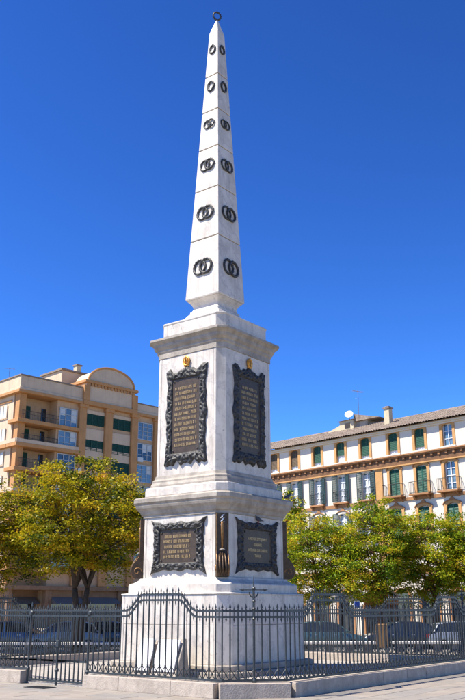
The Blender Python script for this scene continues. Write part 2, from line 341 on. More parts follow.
for i in range(6):
    z0 = jz[i] + (0.018 if i else 0); z1 = jz[i + 1] - (0.018 if i < 5 else 0); pr = []
    if i: pr += [(ow(z0) - 0.012, 0, z0), (ow(z0), 0, z0 + 0.014)]
    else: pr += [(ow(z0) - 0.02, 0, z0), (ow(z0), 0, z0 + 0.05)]
    if i < 5: pr += [(ow(z1), 0, z1 - 0.014), (ow(z1) - 0.012, 0, z1)]
    else: pr += [(ow(z1), 0, z1)]
    rings('shaft_block', M['marble'], pr, 0.008)
rings('pyramidion', M['marble'], [(0.221, 0, 24.732), (0.03, 0, 25.46)], 0.005)

def ring_leaves(b, cx, cz, rx, rz, th, n, y, close=1.0, a0=0.0, twist=0.5):
    """wreath: a torus core with leaf tufts, lying in the x,z plane facing -y"""
    k = 28; pts = [(cx + rx * math.cos(t), y, cz + rz * math.sin(t)) for t in [2 * math.pi * i / k for i in range(k)]]
    b.tube(pts, th * 0.72, 6, closed=True)
    for i in range(n):
        t = a0 + 2 * math.pi * (i + 0.5) / n; side = 1 if i % 2 else -1
        dirn = 1 if math.cos(t) < 0 else -1
        tx, tz = -math.sin(t) * -dirn, math.cos(t) * -dirn
        nx, nz = math.cos(t), math.sin(t)
        p = Vector((cx + rx * nx, y, cz + rz * nz)); tv = Vector((tx, 0, tz)); nv = Vector((nx, 0, nz)) * side
        q = p + nv * th * 0.55 + tv * th * 1.5 + Vector((0, -0.3 * th, 0))
        m1 = p + tv * th * 0.5; m2 = p + nv * th * 0.85 + tv * th * 0.6
        up = Vector((0, -th * 0.75, 0))
        b.add([p, m1 + up, q, m2 + up * 0.6, (p + q) / 2 + Vector((0, th * 0.4, 0))], [(0, 1, 2), (0, 2, 3), (1, 0, 4), (2, 1, 4), (3, 2, 4), (0, 3, 4)])
def wreath_mesh(kind, s):
    b = MB()
    if kind == 1: ring_leaves(b, 0, 0, 0.125 * s, 0.175 * s, 0.052 * s, 26, -0.02)
    else:
        d = 0.12 * s
        ring_leaves(b, -d, 0, 0.215 * s, 0.225 * s, 0.052 * s, 30, -0.02)
        ring_leaves(b, d, 0, 0.215 * s, 0.225 * s, 0.052 * s, 30, -0.035)
    return b.mesh('wreath', M['bronze'])
# wreath reliefs on all four faces
slope = (0.785 - 0.222) / (24.73 - 12.92)
for z, kind, s in [(14.11, 2, 1.24), (16.36, 2, 1.12), (18.45, 2, 0.98), (20.31, 2, 0.76), (22.08, 1, 1.18), (23.87, 1, 1.05)]:
    me = wreath_mesh(kind, s)
    for q in range(4):
        off = Matrix.Rotation(q * math.pi / 2, 4, 'Z') @ Matrix.Translation((0, -ow(z) - 0.004, z)) @ Matrix.Rotation(-slope, 4, 'X')
        o = bpy.data.objects.new('wreath', me); COL.objects.link(o); o.parent = mon; o.matrix_local = off
# crowning wreath on the tip, standing across the diagonal
b = MB(); ring_leaves(b, 0, 0.22, 0.16, 0.19, 0.05, 26, 0); b.bar((0, 0, -0.06), (0, 0, 0.06), 0.03)
put('crowning_wreath', b.mesh('crowning_wreath', M['bronze']), mon, (0, 0, 25.45), R(18) + A - math.pi / 2)

# --- ornate framed plaques
def noise2(a, b): return 0.5 * math.sin(a * 1.7 + b * 2.3) + 0.3 * math.sin(a * 3.9 - b * 4.1 + 1.3) + 0.2 * math.sin(a * 8.3 + b * 6.7 + 0.7)
def frame_mesh(hw, hh, ihw, ihh, outline, depth, seed):
    N = 300; RR = 12; vs = []; fs = []
    for i in range(N):
        t = 4.0 * i / N; e = int(t); u = t - e
        if e == 0: ix, iz, ax, az = -1 + 2 * u, 1, 0, 1
        elif e == 1: ix, iz, ax, az = 1, 1 - 2 * u, 1, 0
        elif e == 2: ix, iz, ax, az = 1 - 2 * u, -1, 0, -1
        else: ix, iz, ax, az = -1, -1 + 2 * u, -1, 0
        p = (ix * ihw, iz * ihh); ox, oz = outline(ix, iz, e, u)
        for r in range(RR):
            k = r / (RR - 1)
            x = p[0] + (ox - p[0]) * k; z = p[1] + (oz - p[1]) * k
            h = depth * (0.35 + 0.65 * math.sin(math.pi * min(1, k * 0.9 + 0.08)) ** 0.6)
            ang = i * 0.19 + seed
            h += depth * (0.9 * mnoise.noise(Vector((abs(x) * 11 + seed, z * 11, 3.1))) + 0.55 * mnoise.noise(Vector((abs(x) * 25 + seed, z * 25, 7.7)))) * math.sin(math.pi * k)
            if r == 0: h = depth * 0.25
            if r == 1: h = depth * 0.8
            if r == RR - 1: h = -0.004
            vs.append((x, -h, z))
        vs.append((p[0], 0.0, p[1])); RN = RR + 1
    for i in range(N):
        a, c = i * RN, ((i + 1) % N) * RN
        for r in range(RR - 1): fs.append((a + r, a + r + 1, c + r + 1, c + r))
        fs.append((a + RR, a, c, c + RR))
    b = MB().add(vs, fs)
    return b.mesh('frame', M['bronze'], smooth=True)
def out_tall(hw, hh):
    def f(ix, iz, e, u):
        if e == 0:     # top: volutes at both corners, crest dipping between, small centre rise
            x = ix * hw; c = abs(ix)
            z = hh - 0.10 + 0.13 * math.exp(-((c - 0.84) / 0.12) ** 2) + 0.02 * math.sin(c * 26) + 0.09 * math.exp(-(c / 0.25) ** 2) - 0.07 * math.exp(-((c - 0.55) / 0.12) ** 2)
            return x, z
        if e == 2:     # bottom: lobes
            c = abs(ix); x = ix * hw
            z = -hh + 0.13 * math.exp(-((c - 0.42) / 0.13) ** 2) - 0.0 + 0.10 * max(0, c - 0.82) * 5 * 0.6 + 0.03 * math.sin(c * 19) + 0.04 * math.exp(-(c / 0.12) ** 2)
            return x, z
        s = 1 if e == 1 else -1
        z = iz * hh
        w = hw - 0.085 + 0.055 * math.exp(-((iz - 0.05) / 0.20) ** 2) + 0.085 * math.exp(-((abs(iz) - 0.93) / 0.10) ** 2) + 0.022 * math.sin(iz * 17 + 1)
        if abs(iz) > 0.985: w = hw
        return s * w, z
    return f
def out_low(hw, hh):
    def f(ix, iz, e, u):
        if e in (0, 2):
            s = 1 if e == 0 else -1; c = abs(ix)
            z = hh * (0.84 + 0.16 * c ** 5) + 0.02 * math.sin(ix * 15) + 0.04 * math.exp(-(c / 0.14) ** 2)
            return ix * hw * (0.93 + 0.07), s * z
        s = 1 if e == 1 else -1; c = abs(iz)
        w = hw * (0.88 + 0.12 * c ** 4.0) + 0.012 * math.sin(iz * 14)
        return s * w, iz * hh
    return f
def glyph_line(width, h, seed, words=True):
    """raised strokes of a worn inscription line, too small to read in the photograph"""
    r = random.Random(seed); b = MB(); x = -width / 2; nw = 0; word = r.randint(2, 8)
    while x < width / 2 - h * 0.4:
        w = h * r.choice((0.30, 0.52, 0.58, 0.62, 0.5)); t = h * 0.14
        x1 = min(x + w, width / 2)
        k = r.random()
        b.box(x, x + t, -0.012, 0, 0, h)
        if x1 - x > h * 0.4:
            if k < 0.62: b.box(x1 - t, x1, -0.012, 0, 0, h)
            if k < 0.4: b.box(x + t, x1 - t, -0.012, 0, h - t * 0.8, h)
            if k > 0.3: b.box(x + t, x1 - t, -0.012, 0, 0, t * 0.8)
            if k > 0.7: b.add([(x + t, -0.012, h), (x + 2 * t, -0.012, h), (x1, -0.012, 0), (x1 - t, -0.012, 0)], [(0, 1, 2, 3)])
            if 0.5 < k < 0.8: b.box(x + t, x1 - t, -0.012, 0, h * 0.45, h * 0.45 + t * 0.8)
        x = x1 + h * 0.18; nw += 1
        if nw >= word: x += h * 0.42; nw = 0; word = r.randint(2, 9)
    return b.mesh('text_line', M['gold_text'])
def text_mesh(s, h, width=None):
    cu = bpy.data.curves.new('tmp', 'FONT'); cu.body = s; cu.size = h / 0.7; cu.extrude = 0.006; cu.align_x = 'CENTER'; cu.resolution_u = 2; cu.offset = 0.004
    ob = bpy.data.objects.new('tmp', cu); COL.objects.link(ob)
    dg = bpy.context.evaluated_depsgraph_get(); me = bpy.data.meshes.new_from_object(ob.evaluated_get(dg))
    bpy.data.objects.remove(ob); bpy.data.curves.remove(cu)
    xs = [v.co.x for v in me.vertices]; k = 1.0
    if width: k = width / (max(xs) - min(xs))
    me.transform(Matrix.Scale(k, 4, (1, 0, 0)) )
    me.transform(Matrix.Rotation(math.pi / 2, 4, 'X'))
    me.materials.clear(); me.materials.append(M['gold_text'])
    return me
UP_Z, UP_HW, UP_HH = 8.36, 0.95, 1.72
def plaque(q, w, zc, hw, hh, ihw, ihh, outf, depth, seed, lines, lbl):
    rz = q * math.pi / 2
    rot = Matrix.Rotation(rz, 4, 'Z') @ Matrix.Translation((0, -w - 0.003, zc))
    p = MB().box(-ihw - 0.03, ihw + 0.03, -0.03, -0.004, -ihh - 0.03, ihh + 0.03).mesh('plaque', M['bronze_panel'])
    o = bpy.data.objects.new('plaque', p); COL.objects.link(o); o.parent = mon; o.matrix_local = rot; tag(o, lbl)
    fr = put('frame', frame_mesh(hw, hh, ihw, ihh, outf, depth, seed), o)
    for me, z in lines: tag(put('text_line', me, o, (0, -0.031, z)), kind='stuff')
    for sx in (-1, 1):
        for sz in (-1, 1):
            put('boss', MB().lathe([(0.001, 0), (0.035, 0.005), (0.03, 0.025), (0.001, 0.04)], n=8).mesh('boss', M['bronze']), o, (sx * (ihw - 0.07), -0.03, sz * (ihh - 0.08)), rot=(math.pi / 2, 0, 0))
    return o
def lines_block(n, z0, z1, h, wid, seed):
    r = random.Random(seed)
    return [(glyph_line(wid * r.uniform(0.90, 1.0), h, seed * 50 + i), z0 + (z1 - z0) * i / (n - 1)) for i in range(n)]
# q=3 -> face with normal -E1 (sunlit), q=0 -> normal -E2 (shaded)
for q, nl, wid, lb in [(3, 12, 0.86, 'tall bronze plaque of twelve gilt text lines on the sunlit face'), (0, 12, 0.78, 'tall dark bronze plaque of gilt text lines on the shaded face'), (1, 12, 0.86, None), (2, 12, 0.86, None)]:
    plaque(q, 1.54, UP_Z, UP_HW, UP_HH, 0.61, 1.30, out_tall(UP_HW, UP_HH), 0.095, q * 3.1, lines_block(nl, 0.92, -1.08, 0.095, wid * 1.22, q + 1), lb)
    # gilt emblem above the plaque
    b = MB(); ring_leaves(b, 0, 0, 0.12, 0.15, 0.05, 18, -0.04)
    for xx in (-0.045, 0.045): b.tube([(xx, -0.04, -0.13), (xx * 1.3, -0.06, 0), (xx, -0.04, 0.13)], 0.03, 5)
    b.box(-0.10, 0.10, -0.05, 0.0, -0.20, -0.13)
    put('gilt_emblem', b.mesh('gilt_emblem', M['gold']), mon, Matrix.Rotation(q * math.pi / 2, 3, 'Z') @ Vector((0, -1.545, 10.27)), q * math.pi / 2)
LOW_Z, LHW, LHH = 3.93, 1.20, 0.90
for q in range(4):
    if q == 0:
        L = [(text_mesh('A VISTA DE ESTE EJEMPLO', 0.085, 1.05), 0.20), (text_mesh('CIUDADANOS', 0.085, 0.45), 0.02), (text_mesh('ANTES MORIR QUE CONSENTIR', 0.085, 1.12), -0.16), (text_mesh('TIRANOS', 0.085, 0.34), -0.34)]
    else: L = lines_block(5, 0.27, -0.38, 0.095, 1.24, 40 + q)
    plaque(q, 1.83, LOW_Z, LHW, LHH, 0.78, 0.52, out_low(LHW, LHH), 0.10, 5 + q * 2.0, L, {3: 'low bronze plaque of five gilt lines with horned corners', 0: 'low dark plaque of four centred gilt lines with horned corners'}.get(q))

# --- bronze corner consoles with inverted torches, on the four chamfers of the lower tier
k = 1.83 - 0.15
for q in range(4):
    rz = q * math.pi / 2 - math.pi / 4       # local -y faces outwards on the diagonal
    d = (1.83 * 2 - .30) / 2 * math.sqrt(2) - 0.001
    base = Matrix.Rotation(rz, 4, 'Z') @ Matrix.Translation((0, -d, 0))
    prof = [(0.0, 4.88), (0.13, 4.88), (0.13, 4.2), (0.13, 3.75), (0.16, 3.62), (0.24, 3.52), (0.33, 3.42), (0.385, 3.30), (0.40, 3.16), (0.37, 3.04), (0.31, 2.96), (0.26, 2.936), (0.0, 2.936)]
    def slab(hw, ins, m, nm, par):
        vs = []
        for sx in (-hw, hw): vs += [(sx, -max(0.001, y - ins) if y else 0.0, z) for y, z in prof]
        n = len(prof)
        bb = MB().add(vs, [tuple(range(n)), tuple(range(2 * n - 1, n - 1, -1))] + [(i, i + n, (i + 1) % n + n, (i + 1) % n) for i in range(n)])
        return bb.mesh(nm, m)
    o = bpy.data.objects.new('corner_console', slab(0.165, 0.03, M['bronze_panel'], 'corner_console', None)); COL.objects.link(o); o.parent = mon; o.matrix_local = base
    tag(o, 'brown bronze scroll console with an inverted torch')
    for sx in (-1, 1):   # raised side bands following the S-curve
        vs = []; pf = [p for p in prof]
        for x in (sx * 0.165, sx * 0.205): vs += [(x, -y, z) for y, z in pf]
        n = len(pf); put('side_band', MB().add(vs, [tuple(range(n)), tuple(range(2 * n - 1, n - 1, -1))] + [(i, i + n, (i + 1) % n + n, (i + 1) % n) for i in range(n)]).mesh('side_band', M['bronze_brown']), o)
        put('gilt_line', MB().tube([(sx * 0.185, -y - 0.004, z) for y, z in pf[1:-1]], 0.011, 5).mesh('gilt_line', M['gold_dull']), o)
        sp = [(sx * 0.212, -0.20 + (0.15 - 0.012 * i) * math.cos(0.6 * i), 3.16 + (0.15 - 0.012 * i) * math.sin(0.6 * i)) for i in range(12)]
        put('scroll', MB().tube(sp, 0.016, 5).mesh('scroll', M['gold_dull']), o)
    t = MB().tube([(0, -0.125, 3.80), (0, -0.13, 4.55), (0, -0.13, 4.62)], [0.03, 0.05, 0.03], 8).mesh('torch', M['gold_dull'], smooth=True)
    put('torch', t, o, (0, 0, 0))
    b = MB()
    for i in range(3): b.add([(-0.07, -0.12, 4.50 + i * 0.11), (0.0, -0.16, 4.54 + i * 0.11), (0.08, -0.12, 4.64 + i * 0.11), (0.0, -0.14, 4.56 + i * 0.11 + 0.05)], [(0, 1, 2), (0, 2, 3)])
    put('ribbon', b.mesh('ribbon', M['lamp_clear']), o)
    b = MB().lathe([(0.001, 0), (0.085, 0.01), (0.09, 0.05), (0.03, 0.07)], (0, -0.14, 3.72), 10)
    put('torch_collar', b.mesh('torch_collar', M['marble_dirt_shade']), o)
    b = MB()
    for i in range(3):
        x = (-0.09, 0, 0.09)[i]
        b.tube([(x * 0.7, -0.17, 3.66), (x, -0.29, 3.50), (x * 1.15, -0.395, 3.28), (x, -0.395, 3.10), (x, -0.31, 2.97)], [0.02, 0.035, 0.045, 0.04, 0.015], 6)
    put('leaf_ribs', b.mesh('leaf_ribs', M['bronze_brown'], smooth=True), o)

# ================================================================== STONE LECTERN AND LAUREL inside the enclosure
lec = empty('stone_lectern', CEN - E1 * 3.1 - E2 * 0.42, math.atan2(-E2.y, -E2.x)); lec.location.z = 0.05   # local x along the face (to the right), +y towards the monument
tag(lec, 'white twin-slab stone lectern leaning back beside the pedestal inside the railing', 'lectern')
MB().add([(0.02, -0.42, 0), (1.02, -0.42, 0), (1.02, 0.22, 0), (0.02, 0.22, 0), (0.08, 0.02, 1.08), (0.98, 0.02, 1.08), (0.98, 0.12, 1.08), (0.08, 0.12, 1.08)], [(3, 2, 1, 0), (4, 5, 6, 7), (0, 1, 5, 4), (1, 2, 6, 5), (2, 3, 7, 6), (3, 0, 4, 7)]).build('wedge_block', M['marble_dirt_shade'], lec, bevel=0.01)
MB().add([(-0.66, -0.40, 0), (-0.06, -0.40, 0), (-0.06, 0.22, 0), (-0.66, 0.22, 0), (-0.60, 0.06, 1.02), (-0.10, 0.06, 1.02), (-0.10, 0.14, 1.02), (-0.60, 0.14, 1.02)], [(3, 2, 1, 0), (4, 5, 6, 7), (0, 1, 5, 4), (1, 2, 6, 5), (2, 3, 7, 6), (3, 0, 4, 7)]).build('wedge_block', M['marble_dirt_shade'], lec, bevel=0.01)
for x0, x1 in ((-0.64, -0.07), (0.07, 0.92)):
    b = MB().box(x0, x1, -0.022, 0.022, 0, 0.93); o = b.build('slab', M['slab_white'], lec, bevel=0.006); o.location = (0, -0.38, 0.17); o.rotation_euler = (R(-19), 0, 0)
lw = MB()
for i in range(170):
    t = random.random() * 2 * math.pi; r0 = 0.34 + random.uniform(-0.07, 0.07); x = math.cos(t) * r0 * 1.5; y = math.sin(t) * r0; z = 0.03 + random.random() * 0.1
    a = t + math.pi / 2 + random.uniform(-0.7, 0.7); l_ = 0.12; w_ = 0.03
    dx, dy = math.cos(a) * l_, math.sin(a) * l_; nx, ny = -math.sin(a) * w_, math.cos(a) * w_
    lw.add([(x, y, z), (x + dx / 2 + nx, y + dy / 2 + ny, z + 0.04), (x + dx, y + dy, z + 0.02), (x + dx / 2 - nx, y + dy / 2 - ny, z + 0.03)], [(0, 1, 2), (0, 2, 3)])
lw.tube([(math.cos(i / 20 * 6.2832) * 0.51, math.sin(i / 20 * 6.2832) * 0.34, 0.05) for i in range(20)], 0.05, 6, closed=True)
o = lw.build('laurel_wreath', M['laurel']); p = CEN - E1 * 4.9 - E2 * 1.0; o.location = (p.x, p.y, 0.05); o.rotation_euler = (0, 0, math.atan2(-E2.y, -E2.x))
tag(o, 'dried brown laurel wreath lying on the ground before the lectern', 'wreath')

# ================================================================== IRON RAILINGS
PL = 0.33                      # plinth top
RAIL1, RAIL2, RISE = 1.93, 1.795, 0.40
SP = 0.2
_bars = {}
def spear(b, x, z, s=1.0):
    b.lathe([(0.022, 0), (0.028, 0.012), (0.02, 0.028)], (x, 0, z), 6)
    b.add([(x, 0, z + 0.165 * s), (x - 0.030 * s, 0, z + 0.06 * s), (x, -0.014, z + 0.06 * s), (x + 0.030 * s, 0, z + 0.06 * s), (x, 0.014, z + 0.06 * s), (x, 0, z + 0.015)],
          [(0, 1, 2), (0, 2, 3), (0, 3, 4), (0, 4, 1), (5, 2, 1), (5, 3, 2), (5, 4, 3), (5, 1, 4)])
def bar_mesh(zb, zt, r=0.0205):
    key = (round(zb, 2), round(zt, 2), r)
    if key not in _bars:
        b = MB().bar((0, 0, zb), (0, 0, zt), r, 6)
        b.lathe([(r, 0), (0.027, 0.01), (0.027, 0.035), (r, 0.05)], (0, 0, zb + 0.24 if zb > 0.2 else zb + 0.05), 6)
        spear(b, 0, zt)
        _bars[key] = b.mesh('bar', M['iron'])
    return _bars[key]
def dart_mesh():
    b = MB().bar((0, 0, -0.02), (0, 0, 0.16), 0.010, 5); spear(b, 0, 0.15, 0.62)
    b.add([(0, 0, -0.14), (-0.022, 0, -0.05), (0, -0.012, -0.05), (0.022, 0, -0.05), (0, 0.012, -0.05), (0, 0, -0.0)], [(0, 2, 1), (0, 3, 2), (0, 4, 3), (0, 1, 4), (5, 1, 2), (5, 2, 3), (5, 3, 4), (5, 4, 1)])
    return b.mesh('dart', M['iron'])
DART = dart_mesh()
def lattice_mesh(w):
    b = MB(); h = 0.235; n = 7
    for s in (1, -1):      # bowed crossing straps
        pts = [(s * (-w / 2 + w * t), -0.006 * s, h * (0.5 - 0.5 * math.cos(math.pi * t)) * 0.6 + h * t * 0.4) for t in [i / (n - 1) for i in range(n)]]
        b.tube(pts, 0.0115, 5)
    b.lathe([(0.001, -0.014), (0.026, -0.01), (0.026, 0.01), (0.001, 0.014)], (0, 0, h / 2), 6)
    return b.mesh('lattice_cross', M['iron'])
LAT = lattice_mesh(SP)
def rise(s, L, raised):
    for a, b_ in raised:
        if a - 0.62 < s < b_ + 0.62:
            if s < a: t = (s - a + 0.62) / 0.62
            elif s > b_: t = (b_ + 0.62 - s) / 0.62
            else: return RISE
            return RISE * (t * t * (3 - 2 * t)) ** 1.25
    return 0.0
def rail_mesh(name, L, zoff, raised, x0=0.0, hh=0.025, hd=0.02):
    xs = [x0 + (L - x0) * i / 90 for i in range(91)] if raised else [x0, L]
    b = MB(); rg = []
    for x in xs:
        z = zoff + rise(x, L, raised); rg.append([(x, -hd, z - hh), (x, hd, z - hh), (x, hd, z + hh), (x, -hd, z + hh)])
    return b.loft(rg).mesh(name, M['iron'])
def railing(origin, rz, L, raised, label, gate=None, group=None, lattice=True, x0=0.0):
    r = empty('iron_railing', (origin.x, origin.y, 0), rz); tag(r, label, 'railing', group)
    spans = [(x0, L)] if not gate else [(x0, gate[0]), (gate[1], L)]
    for a, b_ in spans:
        for z in (RAIL1, RAIL2): put('rail', rail_mesh('rail', b_, z, raised if not gate or True else [], a), r)
        put('bottom_rail', rail_mesh('bottom_rail', b_, PL + 0.045, [], a), r)
        n = max(1, round((b_ - a) / SP)); sp = (b_ - a) / n
        for i in range(n + 1):
            x = a + i * sp; dz = rise(x, L, raised)
            if 0 < i < n or not gate: put('bar', bar_mesh(PL + 0.04, RAIL1 + dz + 0.02), r, (x, 0, 0))
            if i < n:
                xm = x + sp / 2
                put('dart', DART, r, (xm, 0, RAIL2 + rise(xm, L, raised)))
                if lattice: put('lattice_cross', LAT, r, (xm, 0, PL + 0.05), scale=(sp / SP, 1, 1))
    return r
def rosette(par, x, z):
    put('rosette', MB().lathe([(0.001, -0.05), (0.05, -0.045), (0.075, -0.02), (0.075, 0.02), (0.001, 0.05)], n=10).mesh('rosette', M['iron']), par, (x, 0, z), rot=(math.pi / 2, 0, 0))
def post_mesh(zt):
    b = MB().bar((0, 0, 0.0), (0, 0, zt), 0.034, 8); b.lathe([(0.06, 0), (0.06, 0.05), (0.04, 0.09)], (0, 0, 0.34), 8); spear(b, 0, zt, 1.25)
    return b.mesh('post', M['iron'])
L = S2 - 2 * CH
G0, G1 = 5.62 - CH, 8.02 - CH
RA = [(2.45 - CH, 3.68 - CH), (S2 - 3.68 - CH, S2 - 2.45 - CH)]
aL, aR = math.atan2(E2.y, E2.x), math.atan2(E1.y, E1.x)
rl = railing(fpt(0, CH), aL, L, RA, 'dark iron spear-topped railing broken by the gate, before the lectern', gate=(G0, G1))
rr = railing(fpt(CH, 0), aR, L, RA, 'dark iron spear-topped railing along the shaded pedestal side, without a gate')
rb1 = railing(fpt(0 + CH, S2), aR, L, RA, 'iron railing behind the pedestal on the parked-car side, nearest the left trees')
rb2 = railing(fpt(S2, CH), aL, L, RA, 'iron railing behind the pedestal on the cafe parasol side')
for s in (G0, G1):
    put('gate_post', post_mesh(RAIL1 + 0.05), rl, (s, 0, 0)); rosette(rl, s, (RAIL1 + RAIL2) / 2)
# gate
gt = empty('iron_gate', (fpt(0, CH).x, fpt(0, CH).y, 0), aL); tag(gt, 'double-leaf iron gate with spear tops reaching to the ground between plinth ends', 'gate')
gt.location = fpt(0, CH) + E2 * G0
GW = G1 - G0
for z in (RAIL1, RAIL2): put('rail', rail_mesh('rail', GW - 0.05, z, [], 0.05), gt)
for z in (0.10, 0.62): put('rail', rail_mesh('rail', GW - 0.05, z, [], 0.05), gt)
n = 14
for i in range(1, n):
    x = GW * i / n
    put('bar', bar_mesh(0.07, RAIL1 + 0.02) if i != n // 2 else post_mesh(RAIL1 + 0.02), gt, (x, 0, 0))
for i in range(n):
    x = GW * (i + 0.5) / n
    put('dart', DART, gt, (x, 0, RAIL2))
    b = MB().bar((0, 0, 0.08), (0, 0, 0.66), 0.012, 5); spear(b, 0, 0.64, 0.7)
    put('dog_bar', b.mesh('dog_bar', M['iron']) if i == 0 else dogm, gt, (x, 0, 0))
    if i == 0: dogm = bpy.data.objects[gt.children[-1].name].data
put('lock_box', MB().box(GW / 2 - 0.07, GW / 2 + 0.05, -0.05, 0.05, 0.98, 1.16).mesh('lock_box', M['iron'], bevel=0.008), gt)
# chamfered corners with a tall standard in the middle
def standard(par, x):
    b = MB().bar((0, 0, PL), (0, 0, 2.42), 0.030, 8); b.lathe([(0.055, 0), (0.055, 0.05), (0.035, 0.10)], (0, 0, PL), 8)
    for z in (1.75, 1.98, 2.16, 2.46): b.lathe([(0.03, -0.03), (0.052, 0), (0.03, 0.03)], (0, 0, z), 8)
    b.bar((0, 0, 2.40), (0, 0, 2.60), 0.018, 6); b.bar((0, 0, 2.58), (0, 0, 2.76), 0.016, 6, r2=0.003)
    st = put('standard', b.mesh('standard', M['iron']), par, (x, 0, 0))
    c = MB().bar((-0.30, 0, 2.42), (0.30, 0, 2.42), 0.014, 6)
    for s in (-1, 1):
        c.add([(s * 0.36, 0, 2.42), (s * 0.24, 0, 2.455), (s * 0.24, -0.014, 2.42), (s * 0.24, 0, 2.385), (s * 0.24, 0.014, 2.42)], [(0, 1, 2), (0, 2, 3), (0, 3, 4), (0, 4, 1), (1, 4, 3, 2)])
    put('cross_arm', c.mesh('cross_arm', M['iron']), st)
    c = MB().tube([(0.11 * math.cos(t), 0, 2.37 + 0.13 * math.sin(t)) for t in [math.pi + math.pi * i / 10 for i in range(11)]], 0.016, 6)
    put('crescent', c.mesh('crescent', M['iron']), st)
for (p, q_, lb) in [((0, CH), (CH, 0), 'short chamfered iron railing with tall cross-armed standard at the enclosure front corner'),
                    ((S2 - CH, 0), (S2, CH), 'short chamfered iron corner railing where shaded side meets the cafe side'),
                    ((CH, S2), (0, S2 - CH), 'short chamfered iron corner railing beyond the gate'),
                    ((S2, S2 - CH), (S2 - CH, S2), 'short chamfered iron corner railing hidden behind the pedestal')]:
    a, b_ = fpt(*p), fpt(*q_); d = b_ - a
    r = railing(a, math.atan2(d.y, d.x), d.length, [], lb); standard(r, d.length / 2)

# plinth stones under the railings
def plinth(origin, rz, spans, label, group=None, h=PL, w=0.21):
    r = empty('railing_plinth', (origin.x, origin.y, 0), rz); tag(r, label, 'plinth', group)
    for a, b_ in spans:
        n = max(1, round((b_ - a) / 1.35)); cuts = [a] + [a + (b_ - a) * (i + random.uniform(-.12, .12)) / n for i in range(1, n)] + [b_]
        for i in range(n):
            o = random.uniform(-0.006, 0.006)
            MB().box(cuts[i] + 0.004, cuts[i + 1] - 0.004, -w + o, w + o, -0.011, h + random.uniform(-0.008, 0.0)).build('plinth_stone', M['plinth'], r, bevel=0.018, seg=2)
    return r
off = 0.0
plinth(fpt(0, CH), aL, [(0.09, G0 - 0.06), (G1 + 0.06, L - 0.09)], 'beige stone plinth split by the gate, carrying the railing before the lectern')
plinth(fpt(CH, 0), aR, [(0.09, L - 0.09)], 'beige stone plinth in shade under the long unbroken railing')
plinth(fpt(CH, S2), aR, [(0.09, L - 0.09)], 'stone plinth of the rear railing on the parked-car side')
plinth(fpt(S2, CH), aL, [(0.09, L - 0.09)], 'stone plinth of the rear railing on the cafe parasol side')
for (p, q_, lb) in [((0, CH), (CH, 0), 'short angled plinth stones under the front corner standard'), ((S2 - CH, 0), (S2, CH), 'short angled plinth stones at the shaded-side far corner'),
                    ((CH, S2), (0, S2 - CH), 'short angled plinth stones at the corner beyond the gate'), ((S2, S2 - CH), (S2 - CH, S2), 'short angled plinth stones at the corner behind the pedestal')]:
    a, b_ = fpt(*p), fpt(*q_); d = b_ - a; plinth(a, math.atan2(d.y, d.x), [(-0.08, d.length + 0.08)], lb)
# drain cover on the pavement before the gate
dc = empty('drain_cover', (-5.05, 23.65, 0.008), aL); tag(dc, 'dark iron drain cover set in the paving before the gate', 'drain cover')
MB().box(-0.40, 0.40, -0.22, 0.22, 0, 0.012).build('frame', M['bronze'], dc)
for i in range(9): bx('grate_bar', M['tyre'], -0.36 + i * 0.08, -0.32 + i * 0.08, -0.19, 0.19, 0.013, 0.020, dc)

# ================================================================== PIGEONS
def pigeon(loc, rz, label):
    b = MB()
    sec = [(-0.19, .00, .012, .010), (-0.13, .01, .03, .02), (-0.07, .03, .055, .05), (0.0, .05, .068, .072), (0.06, .075, .055, .066), (0.095, .115, .034, .040), (0.115, .155, .027, .03), (0.135, .175, .026, .027), (0.16, .175, .014, .014), (0.185, .168, .004, .004)]
    rg = [[(x, math.cos(2 * math.pi * j / 10) * ry, z + 0.09 + math.sin(2 * math.pi * j / 10) * rz_) for j in range(10)] for x, z, ry, rz_ in sec]
    t = empty('pigeon', loc, rz); tag(t, label, 'bird')
    b.loft(rg).build('body', M['pigeon'], t, smooth=True)
    for s in (-1, 1): MB().tube([(0.01, s * 0.025, 0.09), (0.02, s * 0.028, 0.04), (0.015, s * 0.028, 0.0), (0.05, s * 0.03, 0.002)], 0.007, 5).build('leg', M['lamp_red'], t)
    return t
def mloc(x, y, z): return Vector((CEN.x, CEN.y, 0)) + E1 * x + E2 * y + Vector((0, 0, z))
pigeon(mloc(1.62, -2.0, 5.575), 0.35, 'dark pigeon perched on the end of the pedestal cornice')
pigeon(mloc(0.02, -1.90, LOW_Z + 0.75), 3.6, 'dark pigeon perched on top of the low shaded plaque')

# ================================================================== BUILDINGS
def window_arch(w, z0, z1, rise_=0.18, n=8):
    """outline (x,z) of a segmental-arched opening"""
    return [(-w / 2, z0), (w / 2, z0)] + [(w / 2 * math.cos(math.pi * i / n), z1 - rise_ + rise_ * math.sin(math.pi * i / n)) for i in range(n + 1)]
def band_mesh(inner, outer, y0, y1, m, name):
    n = len(inner); b = MB(); vs = [(x, y0, z) for x, z in outer] + [(x, y0, z) for x, z in inner] + [(x, y1, z) for x, z in outer] + [(x, y1, z) for x, z in inner]
    fs = []
    for i in range(n):
        j = (i + 1) % n
        fs += [(i, j, n + j, n + i), (2 * n + j, 2 * n + i, 3 * n + i, 3 * n + j), (i, 2 * n + i, 2 * n + j, j), (n + j, 3 * n + j, 3 * n + i, n + i)]
    return b.add(vs, fs).mesh(name, m)
def slats(b, x0, x1, z0, z1, y, pitch=0.09, t=0.02):
    n = max(2, int((z1 - z0) / pitch)); p = (z1 - z0) / n
    for i in range(n):
        z = z0 + i * p
        b.add([(x0, y - t, z), (x1, y - t, z), (x1, y + t, z + p * 0.95), (x0, y + t, z + p * 0.95), (x0, y - t, z + 0.02), (x1, y - t, z + 0.02)], [(0, 1, 5, 4), (4, 5, 2, 3), (1, 0, 3, 2)])
    return b
